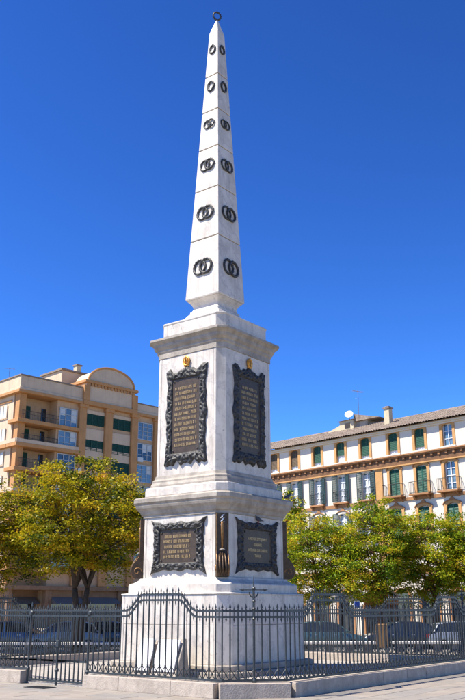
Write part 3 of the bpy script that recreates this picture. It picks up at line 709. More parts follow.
def frame_rect(b, x0, x1, z0, z1, t, y0, y1):
    b.box(x0, x0 + t, y0, y1, z0, z1); b.box(x1 - t, x1, y0, y1, z0, z1); b.box(x0 + t, x1 - t, y0, y1, z0, z0 + t); b.box(x0 + t, x1 - t, y0, y1, z1 - t, z1); return b

# ---------------- right-hand cream building
P0 = Vector(((370 - 232.5) / 879 * 70, 70.0, 0))
rbld = empty('cream_townhouse', P0, R(-46.9)); tag(rbld, 'long cream townhouse with terracotta trim, green shutters and tiled roof', 'building')
X0, X1 = -16.0, 27.0
UX = [-13.1, -10.38, -7.80, -5.06, -2.40, 0.25, 3.12, 5.70, 8.27, 10.95, 13.6, 16.3, 19.0, 21.7, 24.4]
rows = [(13.95, 15.70, 0.92), (10.56, 12.80, 1.0), (7.0, 9.62, 1.05), (0.0, 3.3, 1.5)]
# wall with real openings: piers between and bands above/below
wb = MB()
def wall_row(z0, z1, oz0, oz1, w):
    xs = [X0] + [v for x in UX for v in (x - w / 2, x + w / 2)] + [X1]
    for i in range(0, len(xs), 2): wb.box(xs[i], xs[i + 1], 0, 0.45, z0, z1)
    for x in UX:
        if oz0 > z0: wb.box(x - w / 2, x + w / 2, 0, 0.45, z0, oz0)
        if z1 > oz1: wb.box(x - w / 2, x + w / 2, 0, 0.45, oz1, z1)
zs = [0.0, 4.6, 10.2, 13.35, 15.95]
wall_row(13.35, 15.95, *rows[0][:2], rows[0][2]); wall_row(10.2, 13.35, *rows[1][:2], rows[1][2]); wall_row(4.6, 10.2, *rows[2][:2], rows[2][2]); wall_row(-0.1, 4.6, *rows[3][:2], rows[3][2])
wb.box(X0, X0 + 0.4, 0.452, 10, -0.1, 15.95); wb.box(X1 - 0.4, X1, 0.452, 10, -0.1, 15.95); wb.box(X0, X1, 10.002, 10.4, -0.1, 15.95); wb.box(X0 + 0.41, X1 - 0.41, 0.9, 1.0, -0.1, 15.9)
wb.build('wall', M['rb_wall'], rbld)
def win_upper(x, blind, frac):
    z0, z1, w = rows[0]
    o = put('window', MB().box(-w / 2 + 0.002, w / 2 - 0.002, 0.20, 0.23, z0 + 0.002, z1 - 0.002).mesh('window', M['glass']), rbld, (x, 0, 0))
    put('surround', band_mesh(window_arch(w - 0.02, z0 - 0.001, z1 - 0.02), window_arch(w + 0.44, z0 - 0.02, z1 + 0.17, 0.26), -0.055, 0.12, M['rb_ochre'], 'surround'), o)
    put('sill', MB().box(-0.72, 0.72, -0.11, 0.0, z0 - 0.13, z0 - 0.025).mesh('sill', M['rb_wall'], bevel=0.01), o)
    b = frame_rect(MB(), -w / 2 + 0.01, w / 2 - 0.01, z0 + 0.01, z1 - 0.02, 0.055, 0.14, 0.19); b.box(-0.03, 0.03, 0.145, 0.188, z0 + 0.07, z1 - 0.08)
    for k in (0.33, 0.66): b.box(-w / 2 + 0.07, w / 2 - 0.07, 0.15, 0.186, z0 + (z1 - z0) * k - 0.02, z0 + (z1 - z0) * k + 0.02)
    put('casement', b.mesh('casement', M['white_frame']), o)
    if blind:
        zz = z0 + (z1 - z0) * (1 - frac)
        put('blind', slats(MB(), -w / 2 + 0.012, w / 2 - 0.012, zz, z1 - 0.03, 0.09, 0.075).mesh('blind', M[blind]), o)
        if frac < 0.97: put('curtain', MB().box(-w / 2 + 0.08, w / 2 - 0.08, 0.192, 0.198, z0 + 0.06, zz).mesh('curtain', M['white_frame']), o)
def balcony(x, z, hw, y=-0.62):
    o = put('balcony', MB().box(-hw, hw, y, 0.0, z - 0.14, z - 0.0).mesh('balcony', M['rb_trim'], bevel=0.015), rbld, (x, 0, 0))
    b = MB(); hh = 0.92
    for p, q in [((-hw + 0.04, y + 0.04), (hw - 0.04, y + 0.04)), ((-hw + 0.04, y + 0.04), (-hw + 0.04, -0.02)), ((hw - 0.04, y + 0.04), (hw - 0.04, -0.02))]:
        b.bar((*p, z + hh), (*q, z + hh), 0.02, 4); b.bar((*p, z + 0.08), (*q, z + 0.08), 0.015, 4)
        n = max(3, int((Vector(q) - Vector(p)).length / 0.13))
        for i in range(n + 1):
            t = i / n; xx = p[0] + (q[0] - p[0]) * t; yy = p[1] + (q[1] - p[1]) * t; b.bar((xx, yy, z), (xx, yy, z + hh), 0.010, 4)
    put('balustrade', b.mesh('balustrade', M['iron']), o)
    for s in (-1, 1): put('bracket', MB().prism([(0, 0), (0.0, 0.35), (0.0, 0.35), (0.45, 0.35)], -0.07, 0.07).mesh('bracket', M['rb_trim']), o, (s * hw * 0.7, -0.001, z - 0.49), R(-90))
def win_tall(row, x, style, crest=False):
    z0, z1, w = rows[row]
    o = put('window', MB().box(-w / 2 + 0.002, w / 2 - 0.002, 0.20, 0.23, z0 + 0.002, z1 - 0.002).mesh('window', M['glass']), rbld, (x, 0, 0))
    ow_ = 0.30 if style == 'shutters' else 0.46
    put('surround', band_mesh(window_arch(w - 0.02, z0 - 0.001, z1 - 0.02, 0.25), window_arch(w + ow_, z0 - 0.02, z1 + 0.16, 0.34), -0.06, 0.12, M['rb_ochre'] if style != 'shutters' else M['rb_wall'], 'surround'), o)
    pts = window_arch(w + ow_ + 0.1, z1 - 0.1, z1 + 0.20, 0.36)[2:]
    put('hood_mould', MB().tube([(p[0], -0.07, p[1]) for p in pts], 0.055, 6).mesh('hood_mould', M['rb_trim']), o)
    if crest: put('crest', MB().prism([(-0.28, z1 + 0.17), (0.28, z1 + 0.17), (0.16, z1 + 0.36), (0.0, z1 + 0.47), (-0.16, z1 + 0.36)], -0.10, -0.002).mesh('crest', M['rb_trim'], bevel=0.02), o)
    b = frame_rect(MB(), -w / 2 + 0.01, w / 2 - 0.01, z0 + 0.01, z1 - 0.02, 0.075, 0.13, 0.19); b.box(-0.045, 0.045, 0.135, 0.188, z0 + 0.09, z1 - 0.1)
    for k in (0.25, 0.5, 0.75): b.box(-w / 2 + 0.09, w / 2 - 0.09, 0.14, 0.186, z0 + (z1 - z0) * k - 0.025, z0 + (z1 - z0) * k + 0.025)
    put('casement', b.mesh('casement', M['white_frame']), o)
    if style == 'shutters':
        put('curtain', MB().box(-w / 2 + 0.09, w / 2 - 0.09, 0.192, 0.198, z0 + 0.1, z1 - 0.2).mesh('curtain', M['roller']), o)
        for s in (-1, 1):
            b = MB(); a, c = sorted((0.0, s * 0.50)); hx = s * (w / 2 - 0.06)
            frame_rect(b, a, c, z0 + 0.02, z1 - 0.02, 0.05, -0.125, -0.085); slats(b, a + 0.05, c - 0.05, z0 + 0.07, z1 - 0.08, -0.105)
            put('shutter', b.mesh('shutter', M['teal_shutter']), o, (hx, 0, 0), -s * abs(random.gauss(0.0, 0.22)))
    elif style == 'closed':
        for s in (-1, 1):
            b = MB(); a, c = (0.006, w / 2 - 0.015) if s > 0 else (-w / 2 + 0.015, -0.006)
            frame_rect(b, a, c, z0 + 0.02, z1 - 0.12, 0.05, 0.05, 0.11); slats(b, a + 0.05, c - 0.05, z0 + 0.07, z1 - 0.18, 0.08)
            put('shutter', b.mesh('shutter', M['green_shutter']), o)
up_styles = ['brown_blind', 'brown_blind', 'brown_blind', 'green_shutter', 'green_shutter', 'green_shutter', 'green_shutter', 'green_shutter', None, 'green_shutter', 'green_shutter', 'brown_blind', 'green_shutter', None, 'green_shutter']
up_frac = [0.8, 0.8, 0.82, 0.83, 0.66, 0.85, 0.82, 0.85, 0, 0.8, 1.0, 0.7, 0.8, 0, 0.85]
for i, x in enumerate(UX):
    win_upper(x, up_styles[i], up_frac[i])
    win_tall(1, x, 'shutters' if x < 1 else ('open' if i in (8, 11) else 'closed'))
    win_tall(2, x, 'shutters' if x < 1 else ('open' if i in (9, 12) else 'closed'), crest=True)
    if x > 1: balcony(x, 10.52, 0.92)
    else: balcony(x, 10.52, 0.80, -0.32)
    # ground floor: shop opening with a dark door set back
    o = put('shopfront', MB().box(-0.74, 0.74, 0.22, 0.26, 0.0, 3.25).mesh('shopfront', M['glass_dark']), rbld, (x, 0, 0))
    put('surround', band_mesh(window_arch(1.48, -0.02, 3.28, 0.5), window_arch(1.9, -0.03, 3.50, 0.62), -0.05, 0.12, M['rb_trim'], 'surround'), o)
    put('door_frame', frame_rect(MB(), -0.73, 0.73, 0.0, 3.2, 0.09, 0.13, 0.21).box(-0.04, 0.04, 0.135, 0.205, 0.09, 2.4).box(-0.64, 0.64, 0.135, 0.205, 2.4, 2.5).mesh('door_frame', M['dark_wood']), o)
# string courses, friezes, pilaster
b = MB().box(X0 - 0.05, X1 + 0.05, -0.14, -0.002, 12.98, 13.56); b.build('frieze', M['rb_brown'], rbld)
b = MB().box(X0 - 0.1, X1 + 0.1, -0.30, -0.002, 13.562, 13.66).box(X0 - 0.1, X1 + 0.1, -0.38, -0.002, 13.662, 13.76); b.build('string_course', M['rb_trim'], rbld)
b = MB().box(X0 - 0.1, X1 + 0.1, -0.22, -0.002, 12.88, 12.978); b.build('string_course', M['rb_ochre'], rbld)
dm = MB().box(-0.09, 0.09, -0.24, -0.141, 13.36, 13.56).mesh('dentil', M['rb_trim'])
xx = X0 + 0.4; k = 0
while xx < X1: put('dentil', dm, rbld, (xx, 0, 0)); xx += 0.66
b = MB().box(X0 - 0.05, X1 + 0.05, -0.10, -0.002, 10.10, 10.36); b.build('string_course', M['rb_trim'], rbld)
b = MB().box(X0 - 0.05, X1 + 0.05, -0.16, -0.002, 4.5, 4.8); b.build('string_course', M['rb_trim'], rbld)
for px in (1.58, 16.3 + 1.3):
    bx('pilaster', M['rb_ochre'], px - 0.35, px + 0.35, -0.09, -0.003, 10.362, 12.878, rbld, 0.01); bx('pilaster', M['rb_ochre'], px - 0.35, px + 0.35, -0.09, -0.003, 4.802, 10.098, rbld, 0.01)
b = MB().box(X0 - 0.1, X1 + 0.1, -0.16, -0.002, 15.70, 15.82).box(X0 - 0.1, X1 + 0.1, -0.30, -0.002, 15.822, 15.95); b.build('eaves_cornice', M['rb_wall'], rbld)
# barrel-tile roof: corrugated courses
def tile_roof(x0, x1, y0, z0, y1, z1, parent, pitch=0.27, courses=16):
    n = int((x1 - x0) / pitch); seg = 4; nx = n * seg + 1; vs = []; fs = []
    for c in range(courses):
        for half in (0, 1):
            t = (c + half * 0.985) / courses
            lift = 0.045 if half == 0 else 0.0
            y = y0 + (y1 - y0) * t; z = z0 + (z1 - z0) * t
            for i in range(nx):
                ph = i / seg; jit = 0.02 * math.sin(int(ph) * 12.9898 + c * 78.233)
                vs.append((x0 + ph * pitch, y + jit, z + lift + 0.075 * abs(math.sin(math.pi * ph)) + 0.5 * jit))
    for r in range(courses * 2 - 1):
        for i in range(nx - 1): fs.append((r * nx + i, r * nx + i + 1, (r + 1) * nx + i + 1, (r + 1) * nx + i))
    return MB().add(vs, fs).build('roof', M['tile'], parent)
roof = tile_roof(X0 - 0.3, X1 + 0.3, -0.52, 15.98, 5.2, 18.05, rbld)
b = MB(); b.add([(X0 - 0.3, 5.2, 18.05), (X1 + 0.3, 5.2, 18.05), (X1 + 0.3, 10.9, 16.0), (X0 - 0.3, 10.9, 16.0), (X0 - 0.3, -0.5, 15.955), (X1 + 0.3, -0.5, 15.955)], [(0, 1, 2, 3), (4, 5, 2, 3)]); b.build('rear_roof', M['tile'], rbld)
rt = MB(); xr = X0
for i in range(int((X1 - X0) / 0.45)):
    x = X0 + i * 0.45; rt.tube([(x, 5.2, 18.10), (x + 0.47, 5.2, 18.13)], [0.12, 0.105], 7)
rt.build('ridge_tiles', M['tile'], rbld)
for cx, cz in ((0.72, 18.75), (14.0, 18.9)):
    c = MB().box(cx - 0.27, cx + 0.27, 2.6, 3.1, 16.9, cz - 0.22).build('chimney', M['penthouse'], rbld, bevel=0.01)
    MB().box(cx - 0.34, cx + 0.34, 2.52, 3.18, cz - 0.218, cz - 0.08).box(cx - 0.2, cx + 0.2, 2.65, 3.05, cz - 0.078, cz + 0.03).build('chimney_cap', M['tile'], c)
# roof hut
hut = MB().box(-6.2, -4.55, 4.6, 7.4, 17.2, 18.75).build('roof_hut', M['penthouse'], rbld)
MB().add([(-6.4, 4.4, 18.752), (-4.35, 4.4, 18.752), (-4.35, 7.6, 18.752), (-6.4, 7.6, 18.752), (-5.8, 5.6, 19.1), (-5.0, 5.6, 19.1), (-5.0, 6.4, 19.1), (-5.8, 6.4, 19.1)], [(3, 2, 1, 0), (4, 5, 6, 7), (0, 1, 5, 4), (1, 2, 6, 5), (2, 3, 7, 6), (3, 0, 4, 7)]).build('hut_roof', M['tile'], hut)
MB().box(-5.55, -4.95, 4.55, 4.598, 18.05, 18.5).build('hut_window', M['dark_wood'], hut)
MB().prism([(-9.2, 17.6), (-6.202, 17.6), (-6.202, 18.5)], 4.8, 6.8).build('stair_slope', M['penthouse'], hut)
bx('hut_wall', M['marble_dirt_shade'], -4.548, -3.2, 5.0, 7.0, 17.6, 18.55, hut)
MB().prism([(-4.54, 18.552), (-1.6, 18.552), (-4.54, 19.25)], 4.7, 7.2).build('lean_roof', M['tile'], hut)
# dish and aerials
rw = Matrix.Translation(P0) @ Matrix.Rotation(R(-46.9), 4, 'Z')
dsh = empty('satellite_dish', rw @ Vector((-4.9, 4.5, 18.752)), R(-20)); tag(dsh, 'white satellite dish mounted on the small roof hut', 'satellite dish')
MB().bar((0, 0, 0), (0, 0, 0.55), 0.035, 6).build('mast', M['metal_grey'], dsh)
o = MB().lathe([(0.001, 0.0), (0.16, 0.02), (0.3, 0.07), (0.40, 0.12), (0.395, 0.135), (0.3, 0.085), (0.001, 0.02)], n=20).build('reflector', M['dish'], dsh, (0, -0.05, 0.45), smooth=True); o.rotation_euler = (R(62), 0, 0)
MB().tube([(0, -0.1, 0.35), (0, -0.45, 0.55), (0, -0.55, 0.75)], 0.018, 5).build('feed_arm', M['metal_grey'], dsh)
def aerial(loc, h, n, label, rz):
    a = empty('tv_aerial', loc, rz); tag(a, label, 'aerial')
    MB().bar((0, 0, 0), (0, 0, h), 0.028, 6).build('mast', M['metal_grey'], a)
    b = MB().bar((-0.65, 0, h - 0.08), (0.65, 0, h - 0.08), 0.018, 5)
    for i in range(n): b.bar((-0.6 + 1.2 * i / (n - 1), -0.28, h - 0.08), (-0.6 + 1.2 * i / (n - 1), 0.28, h - 0.08), 0.010, 4)
    b.build('boom', M['metal_grey'], a)
    b = MB()
    for s in (-1, 1): b.bar((-0.02, 0, h * 0.72), (-0.02, s * 0.35, h * 0.72 + 0.15), 0.010, 4)
    b.build('cross_element', M['metal_grey'], a); return a
aerial(rw @ Vector((-4.1, 4.9, 18.56)), 2.9, 9, 'thin television aerial mast beside the satellite dish', 0.6)

# ---------------- left-hand apricot apartment block
LC = Vector((-24.25, 93.5, 0))
lb = empty('apartment_block', LC, R(45)); tag(lb, 'apricot apartment block with arched gable, green blinds and balconies', 'building')
LEN, DEP = 20.6, 22.0
FH = 2.73
floors = [22.57 - FH * i for i in range(7)]       # slab levels, top first
# local: x along the shaded front, y into the block; the sunlit flank lies at x=0
w = MB()
w.box(0.0, 5.0, 1.7, DEP, -0.1, 25.6)             # behind the loggias (recess wall)
w.box(5.002, LEN, 0.0, DEP, -0.1, 25.6)
w.build('wall', M['lb_wall'], lb)
MB().box(-0.02, 1.0, 1.3, 1.698, 4.4, 25.6).box(-0.02, 0.001, 1.7, DEP, 4.4, 25.6).build('flank_facing', M['lb_pale'], lb)
bx('parapet', M['lb_pale'], -0.25, 8.55, -0.25, DEP, 26.22, 27.62, lb, 0.02)
bx('parapet', M['lb_pale'], 16.35, LEN + 0.1, -0.15, DEP, 26.22, 27.15, lb, 0.02)
bx('parapet_coping', M['flat_roof'], -0.36, 8.6, -0.36, DEP, 27.622, 27.76, lb)
bx('parapet_coping', M['flat_roof'], 16.3, LEN + 0.16, -0.24, DEP, 27.152, 27.26, lb)
bx('cornice', M['lb_trim'], -0.55, 8.6, -0.55, DEP, 25.602, 25.93, lb, 0.02); bx('cornice', M['lb_pale'], -0.40, 8.6, -0.40, DEP, 25.932, 26.218, lb, 0.02)
bx('cornice', M['lb_trim'], 16.3, LEN + 0.3, -0.45, DEP, 25.602, 25.93, lb, 0.02); bx('cornice', M['lb_pale'], 16.3, LEN + 0.2, -0.30, DEP, 25.932, 26.218, lb, 0.02)
# gable with arched pediment
bx('gable_entablature', M['lb_trim'], 8.3, 16.6, -0.65, 3.0, 25.602, 26.15, lb, 0.02)
bx('gable_wall', M['lb_pale'], 8.7, 16.2, -0.42, 2.6, 26.152, 28.35, lb)
bx('gable_cornice', M['lb_trim'], 8.35, 16.55, -0.72, 2.9, 28.352, 28.70, lb, 0.02)
dmz = MB().box(-0.14, 0.14, -0.62, -0.421, 28.02, 28.34).mesh('dentil', M['lb_trim'])
for i in range(15): put('dentil', dmz, lb, (8.95 + i * 0.5, 0, 0))
bx('gable_pier', M['lb_trim'], 8.30, 9.15, -0.62, 2.7, 26.152, 28.02, lb, 0.02); bx('gable_pier', M['lb_trim'], 15.75, 16.60, -0.62, 2.7, 26.152, 28.02, lb, 0.02)
arc = [(12.45 + 3.45 * math.cos(math.pi * i / 20), 28.702 + 1.95 * math.sin(math.pi * i / 20)) for i in range(21)]
MB().prism(arc, -0.5, 2.4).build('pediment', M['lb_pale'], lb)
arc2 = [(12.45 + 3.55 * math.cos(math.pi * i / 20), 28.702 + 2.07 * math.sin(math.pi * i / 20)) for i in range(21)]
MB().tube([(x, -0.52, z) for x, z in arc2], 0.14, 6).build('pediment_moulding', M['lb_trim'], lb)
# rooftop hut
bx('stair_tower', M['lb_pale'], 7.5, 14.0, 3.3, 7.9, 27.4, 30.45, lb); bx('stair_tower_coping', M['flat_roof'], 7.3, 14.2, 3.1, 8.1, 30.452, 30.68, lb)
c = bx('chimney', M['penthouse'], 9.7, 10.4, 3.4, 4.1, 30.682, 31.5, lb); bx('chimney_cap', M['flat_roof'], 9.6, 10.5, 3.3, 4.2, 31.502, 31.68, c)
# pilasters of the front
for x0, x1 in ((8.0, 9.0), (11.85, 12.95), (15.95, 16.95), (19.7, LEN + 0.04)):
    p = bx('pilaster', M['lb_trim'], x0, x1, -0.38, -0.002, 4.4, 25.2, lb, 0.015)
    bx('capital', M['lb_trim'], x0 - 0.12, x1 + 0.12, -0.52, -0.002, 25.202, 25.6, p, 0.015)
bx('corner_pier', M['lb_trim'], -0.04, 0.85, 0.05, 0.9, 4.4, 25.6, lb, 0.015)
def glazed(x0, x1, z0, z1, cols, rws, y=0.0, nm='window', glassm='glass'):
    o = bx(nm, M[random.choice(('glass', 'glass', 'glass_dark'))], x0, x1, y - 0.06, y - 0.01, z0, z1, lb)
    for i in range(cols):
        if random.random() < 0.45: bx('curtain', M['roller'], x0 + (x1 - x0) * i / cols + 0.05, x0 + (x1 - x0) * (i + 1) / cols - 0.05, y - 0.064, y - 0.0605, z1 - (z1 - z0) * random.uniform(0.25, 0.8), z1 - 0.05, o)
    b = frame_rect(MB(), x0 - 0.04, x1 + 0.04, z0 - 0.04, z1 + 0.04, 0.08, y - 0.14, y - 0.062)
    for i in range(1, cols): xx = x0 + (x1 - x0) * i / cols; b.box(xx - 0.03, xx + 0.03, y - 0.135, y - 0.065, z0 + 0.08, z1 - 0.08)
    for j in range(1, rws):
        zz = z0 + (z1 - z0) * j / rws
        for i in range(cols): b.box(x0 + (x1 - x0) * i / cols + 0.055, x0 + (x1 - x0) * (i + 1) / cols - 0.055, y - 0.13, y - 0.066, zz - 0.022, zz + 0.022)
    b.build('frame', M['grey_frame'], o); return o
def blind_bay(x0, x1, z0, z1, gap=None):
    o = bx('blind', M['green_blind'], x0, x1, -0.05, -0.004, z0, z1, lb)
    b = MB(); slats(b, x0 + 0.03, x1 - 0.03, z0 + 0.03, z1 - 0.03, -0.085, 0.16, 0.03); b.build('blind_slats', M['green_blind'], o)
    for i in range(4): xx = x0 + (x1 - x0) * i / 3; bx('blind_mullion', M['green_blind'], xx - 0.04, xx + 0.04, -0.14, -0.052, z0, z1, o)
    return o
for i, z in enumerate(floors):
    # loggia slab, parapet rail, door, back windows
    bx('loggia_slab', M['lb_trim'], -0.45, 8.0, -0.55, 1.698, z - 0.42, z, lb, 0.02)
    if i % 2 == 1: bx('balcony_front', M['lb_pale'], -0.40, 8.0, -0.50, -0.35, z + 0.002, z + 0.42, lb, 0.01); bx('flank_balcony', M['lb_pale'], -0.46, -0.28, -0.34, DEP, z + 0.002, z + 0.42, lb); bx('flank_slab', M['lb_trim'], -0.5, -0.022, 1.702, DEP, z - 0.42, z, lb)
    else: bx('flank_band', M['lb_trim'], -0.12, -0.022, 1.702, DEP, z + 2.28, z + 2.5, lb)
    b = MB().bar((0.1, -0.42, z + 0.98), (5.1, -0.42, z + 0.98), 0.028, 4).bar((0.1, -0.42, z + 0.6), (5.1, -0.42, z + 0.6), 0.02, 4)
    for k in range(26): b.bar((0.1 + k * 0.2, -0.42, z), (0.1 + k * 0.2, -0.42, z + 0.98), 0.014, 4)
    b.build('balcony_railing', M['iron'], lb)
    d = bx('loggia_door', M['green_blind'], 1.3, 2.35, 1.55, 1.69, z + 0.01, z + 2.05, lb); slats(MB(), 1.36, 2.29, z + 0.08, z + 1.98, 1.52, 0.14, 0.025).build('door_slats', M['green_blind'], d)
    bx('loggia_window', M['glass_dark'], 3.9, 4.5, 1.6, 1.69, z + 0.01, z + 2.05, lb)
    glazed(5.35, 7.75, z + (0.05 if i % 2 == 0 else 0.1), z + 2.15, 3, 3, nm='gallery_window')
    for (x0, x1) in ((9.15, 11.7), (13.1, 15.8)): 
        z0b, z1b = (z + 0.72, z + 2.08) if i % 2 == 0 else (z + 0.3, z + 1.62)
        blind_bay(x0, x1, z0b, z1b)
        bx('spandrel', M['lb_pale'], x0 - 0.1, x1 + 0.1, -0.10, -0.003, z1b + 0.02, min(z0b + FH - 0.05, 25.1) , lb)
    glazed(17.15, 19.5, z + (0.05 if i % 2 == 0 else 0.1), z + 2.2, 3, 4 if i % 2 == 0 else 3, nm='gallery_window')
    # sunlit flank windows with pale roller blinds
    for y0 in (2.6, 6.4, 10.2, 14.0, 17.8):
        o = bx('flank_window', M['roller'], -0.10, -0.022, y0, y0 + 2.4, z + 0.55, z + 1.95, lb)
        b = MB()
        for k in range(4): yy = y0 + 2.4 * k / 3; b.box(-0.15, -0.102, yy - 0.05, yy + 0.05, z + 0.5, z + 2.0)
        b.box(-0.16, -0.102, y0 - 0.1, y0 + 2.5, z + 0.40, z + 0.5); b.build('frame', M['lb_pale'], o)
for ax, az in ((4.6, 19.95), (7.75, 17.2), (4.7, 11.8), (16.97, 19.6), (16.97, 14.2)):
    o = bx('air_conditioner', M['roller'], ax, ax + 0.8, -0.55 if ax > 5 else 1.2, -0.20 if ax > 5 else 1.6, az + 0.02, az + 0.6, lb, 0.02)
# ground floor: shops with awnings
bx('base_facing', M['lb_base'], 5.002, LEN, -0.03, -0.002, -0.1, 3.898, lb); bx('base_facing', M['lb_base'], 1.002, 5.0, 1.66, 1.698, -0.1, 3.898, lb)
bx('ground_band', M['lb_base'], -0.5, LEN + 0.1, -0.6, 1.698, 3.9, 4.35, lb, 0.02)
for x in (0.2, 5.2, 10.2, 15.2):
    o = bx('shopfront', M['glass_dark'], x + 0.5, x + 4.3, -0.12 if x > 5 else 1.55, -0.01 if x > 5 else 1.69, 0.0, 3.0, lb)
    yb = -0.14 if x > 5 else 1.53
    MB().prism([(0, 2.5), (0.0, 3.15), (-1.2, 2.45)], x + 0.4, x + 4.4).build('awning', M['awning'], o).matrix_local = Matrix(((0, 1, 0, 0), (1, 0, 0, yb), (0, 0, 1, 0), (0, 0, 0, 1)))
    for k in (0, 4.6): bx('shop_pier', M['lb_base'], x + k - 0.2 + 0.2, x + k + 0.38, -0.3, 0.4, -0.1, 3.898, lb)
for y in (2.0, 7.0, 12.0, 17.0): bx('flank_shopfront', M['glass_dark'], -0.12, -0.022, y, y + 3.4, 0, 3.0, lb)
lw_ = Matrix.Translation(LC) @ Matrix.Rotation(R(45), 4, 'Z')
aerial(lw_ @ Vector((-0.2, 2.6, 27.76)), 1.25, 8, 'thin television aerial on the apricot block parapet', 0.3)
# lower neighbour continuing the street beyond the apartment block
nb = empty('brown_rowhouse', lw_ @ Vector((LEN + 0.6, 0.5, 0)), R(45)); tag(nb, 'lower brown rowhouse adjoining the apricot apartment block', 'building')
bx('wall', M['lb_wall'], 0, 16, 0, 12, -0.1, 14.5, nb); bx('roof', M['tile'], -0.2, 16.2, -0.4, 12.2, 14.502, 14.9, nb)
for z in (4.6, 7.9, 11.2):
    for x in (1.6, 5.2, 8.8, 12.4):
        o = bx('window', M['glass_dark'], x, x + 1.3, -0.06, -0.004, z, z + 2.1, nb); frame_rect(MB(), x - 0.08, x + 1.38, z - 0.08, z + 2.18, 0.13, -0.14, -0.062).build('frame', M['white_frame'], o)
for x in (1.2, 6.2, 11.2): bx('shopfront', M['glass_dark'], x, x + 3.6, -0.08, -0.004, 0, 3.0, nb)

# ================================================================== TREES
def make_tree(loc, label, leafm, barkm, trunk, crown_c, crown_r, nclump, leaf_n, seed, size=0.17, hollow=0.45, fork=2.4, lowcut=-0.75, group='plane trees round the square'):
    r = np.random.default_rng(seed); rr = random.Random(seed)
    t = empty('plaza_tree', loc); tag(t, label, 'tree', group)
    b = MB(); cx, cy, cz = crown_c; rx, ry, rz_ = crown_r
    limbs = []
    for (dx, lean, rad) in trunk:           # stems from the base
        pts = [Vector((dx * 0.35, 0, -0.05)), Vector((dx * 0.5, 0.05, fork * 0.45)), Vector((dx * 0.8, 0.1, fork * 0.8)), Vector((dx + lean * 0.5, 0.1, fork * 1.12))]
        b.tube(pts, [rad * 1.35, rad, rad * 0.9, rad * 0.8], 9)
        top = pts[-1]; nl = 5
        for k in range(nl):
            a = 2 * math.pi * (k + rr.random() * 0.6) / nl; e = rr.uniform(0.35, 0.85)
            tgt = Vector((cx + rx * 0.75 * math.cos(a) * e + (dx) * 1.2, cy + ry * 0.75 * math.sin(a) * e, cz + rz_ * rr.uniform(-0.15, 0.7)))
            mid = top.lerp(tgt, 0.45) + Vector((rr.uniform(-.25, .25), rr.uniform(-.25, .25), rr.uniform(-0.2, 0.3)))
            lp = [top, top.lerp(mid, 0.5) + Vector((0, 0, 0.12)), mid, mid.lerp(tgt, 0.55) + Vector((rr.uniform(-.2, .2), rr.uniform(-.2, .2), 0.1)), tgt]
            b.tube(lp, [rad * 0.62, rad * 0.5, rad * 0.38, rad * 0.26, rad * 0.10], 7); limbs += [(p, rad * (0.36 - 0.06 * i)) for i, p in enumerate(lp[1:])]
    # leaf clumps through the crown
    cl = []
    tries = 0
    while len(cl) < nclump and tries < 20000:
        tries += 1
        d = r.normal(size=3); d /= np.linalg.norm(d); q = r.uniform(0.25, 1.0) ** 0.55
        if q < hollow: continue
        if d[2] * q < lowcut: continue
        wob = 1.0 + 0.13 * math.sin(5 * math.atan2(d[1], d[0]) + seed) + 0.10 * math.sin(7 * d[2] + 3 * d[0] + seed)
        p = np.array([cx, cy, cz]) + d * q * wob * np.array([rx, ry, rz_])
        if any(np.linalg.norm((p - c)[:]) < 0.50 for c, _ in cl): continue
        cl.append((p, q))
    for p, q in cl:
        pv = Vector(p); base, br = min(limbs, key=lambda l_: (l_[0] - pv).length + (0.6 if l_[0].z > pv.z + 0.3 else 0))
        if (base - pv).length < 0.2: continue
        mid = base.lerp(pv, 0.5) + Vector((0, 0, 0.12)); b.tube([base, mid, pv], [max(0.02, br * 0.45), 0.018, 0.007], 5, caps=False)
    b.build('trunk', barkm, t, smooth=True)
    P = []; T = []
    for p, q in cl:
        n = int(leaf_n * r.uniform(0.6, 1.3)); rad = r.uniform(0.30, 0.58); tone0 = np.clip(r.normal(0.46, 0.21), 0.0, 0.85)
        off = r.normal(size=(n, 3)) * np.array([rad, rad, rad * 0.5]) * 0.62
        c = p + off
        th = r.uniform(0, 2 * np.pi, n); nz = r.normal(0.75, 0.35, n)
        dirv = np.stack([np.cos(th), np.sin(th), r.normal(-0.25, 0.45, n)], 1); dirv /= np.linalg.norm(dirv, axis=1)[:, None]
        up = np.stack([r.normal(0, .5, n), r.normal(0, .5, n), nz], 1)
        sd = np.cross(dirv, up); sd /= (np.linalg.norm(sd, axis=1)[:, None] + 1e-6); nn = np.cross(sd, dirv)
        s = size * r.uniform(0.6, 1.35, n)[:, None]
        A_ = c - dirv * s * 0.5; B_ = c + sd * s * 0.27 + nn * s * 0.08; C_ = c + dirv * s * 0.55 - nn * s * 0.08; D_ = c - sd * s * 0.27 + nn * s * 0.08
        P.append(np.stack([A_, B_, C_, D_], 1).reshape(-1, 3)); T.append(np.clip(tone0 + r.normal(0, 0.16, n) + (r.random(n) < 0.035) * 0.5, 0, 1))
    V = np.concatenate(P); tone = np.concatenate(T).astype(np.float32); nf = len(tone)
    me = bpy.data.meshes.new('crown'); me.vertices.add(len(V)); me.vertices.foreach_set('co', V.astype(np.float32).ravel())
    me.loops.add(nf * 4); me.loops.foreach_set('vertex_index', np.arange(nf * 4, dtype=np.int32))
    me.polygons.add(nf); me.polygons.foreach_set('loop_start', np.arange(0, nf * 4, 4, dtype=np.int32)); me.polygons.foreach_set('loop_total', np.full(nf, 4, np.int32))
    at = me.attributes.new('tone', 'FLOAT', 'FACE'); at.data.foreach_set('value', tone)
    me.update(calc_edges=True); me.materials.append(leafm); put('crown', me, t)
    return t
def at(xpx, Y): return (xpx - 232.5) / 879.0 * Y
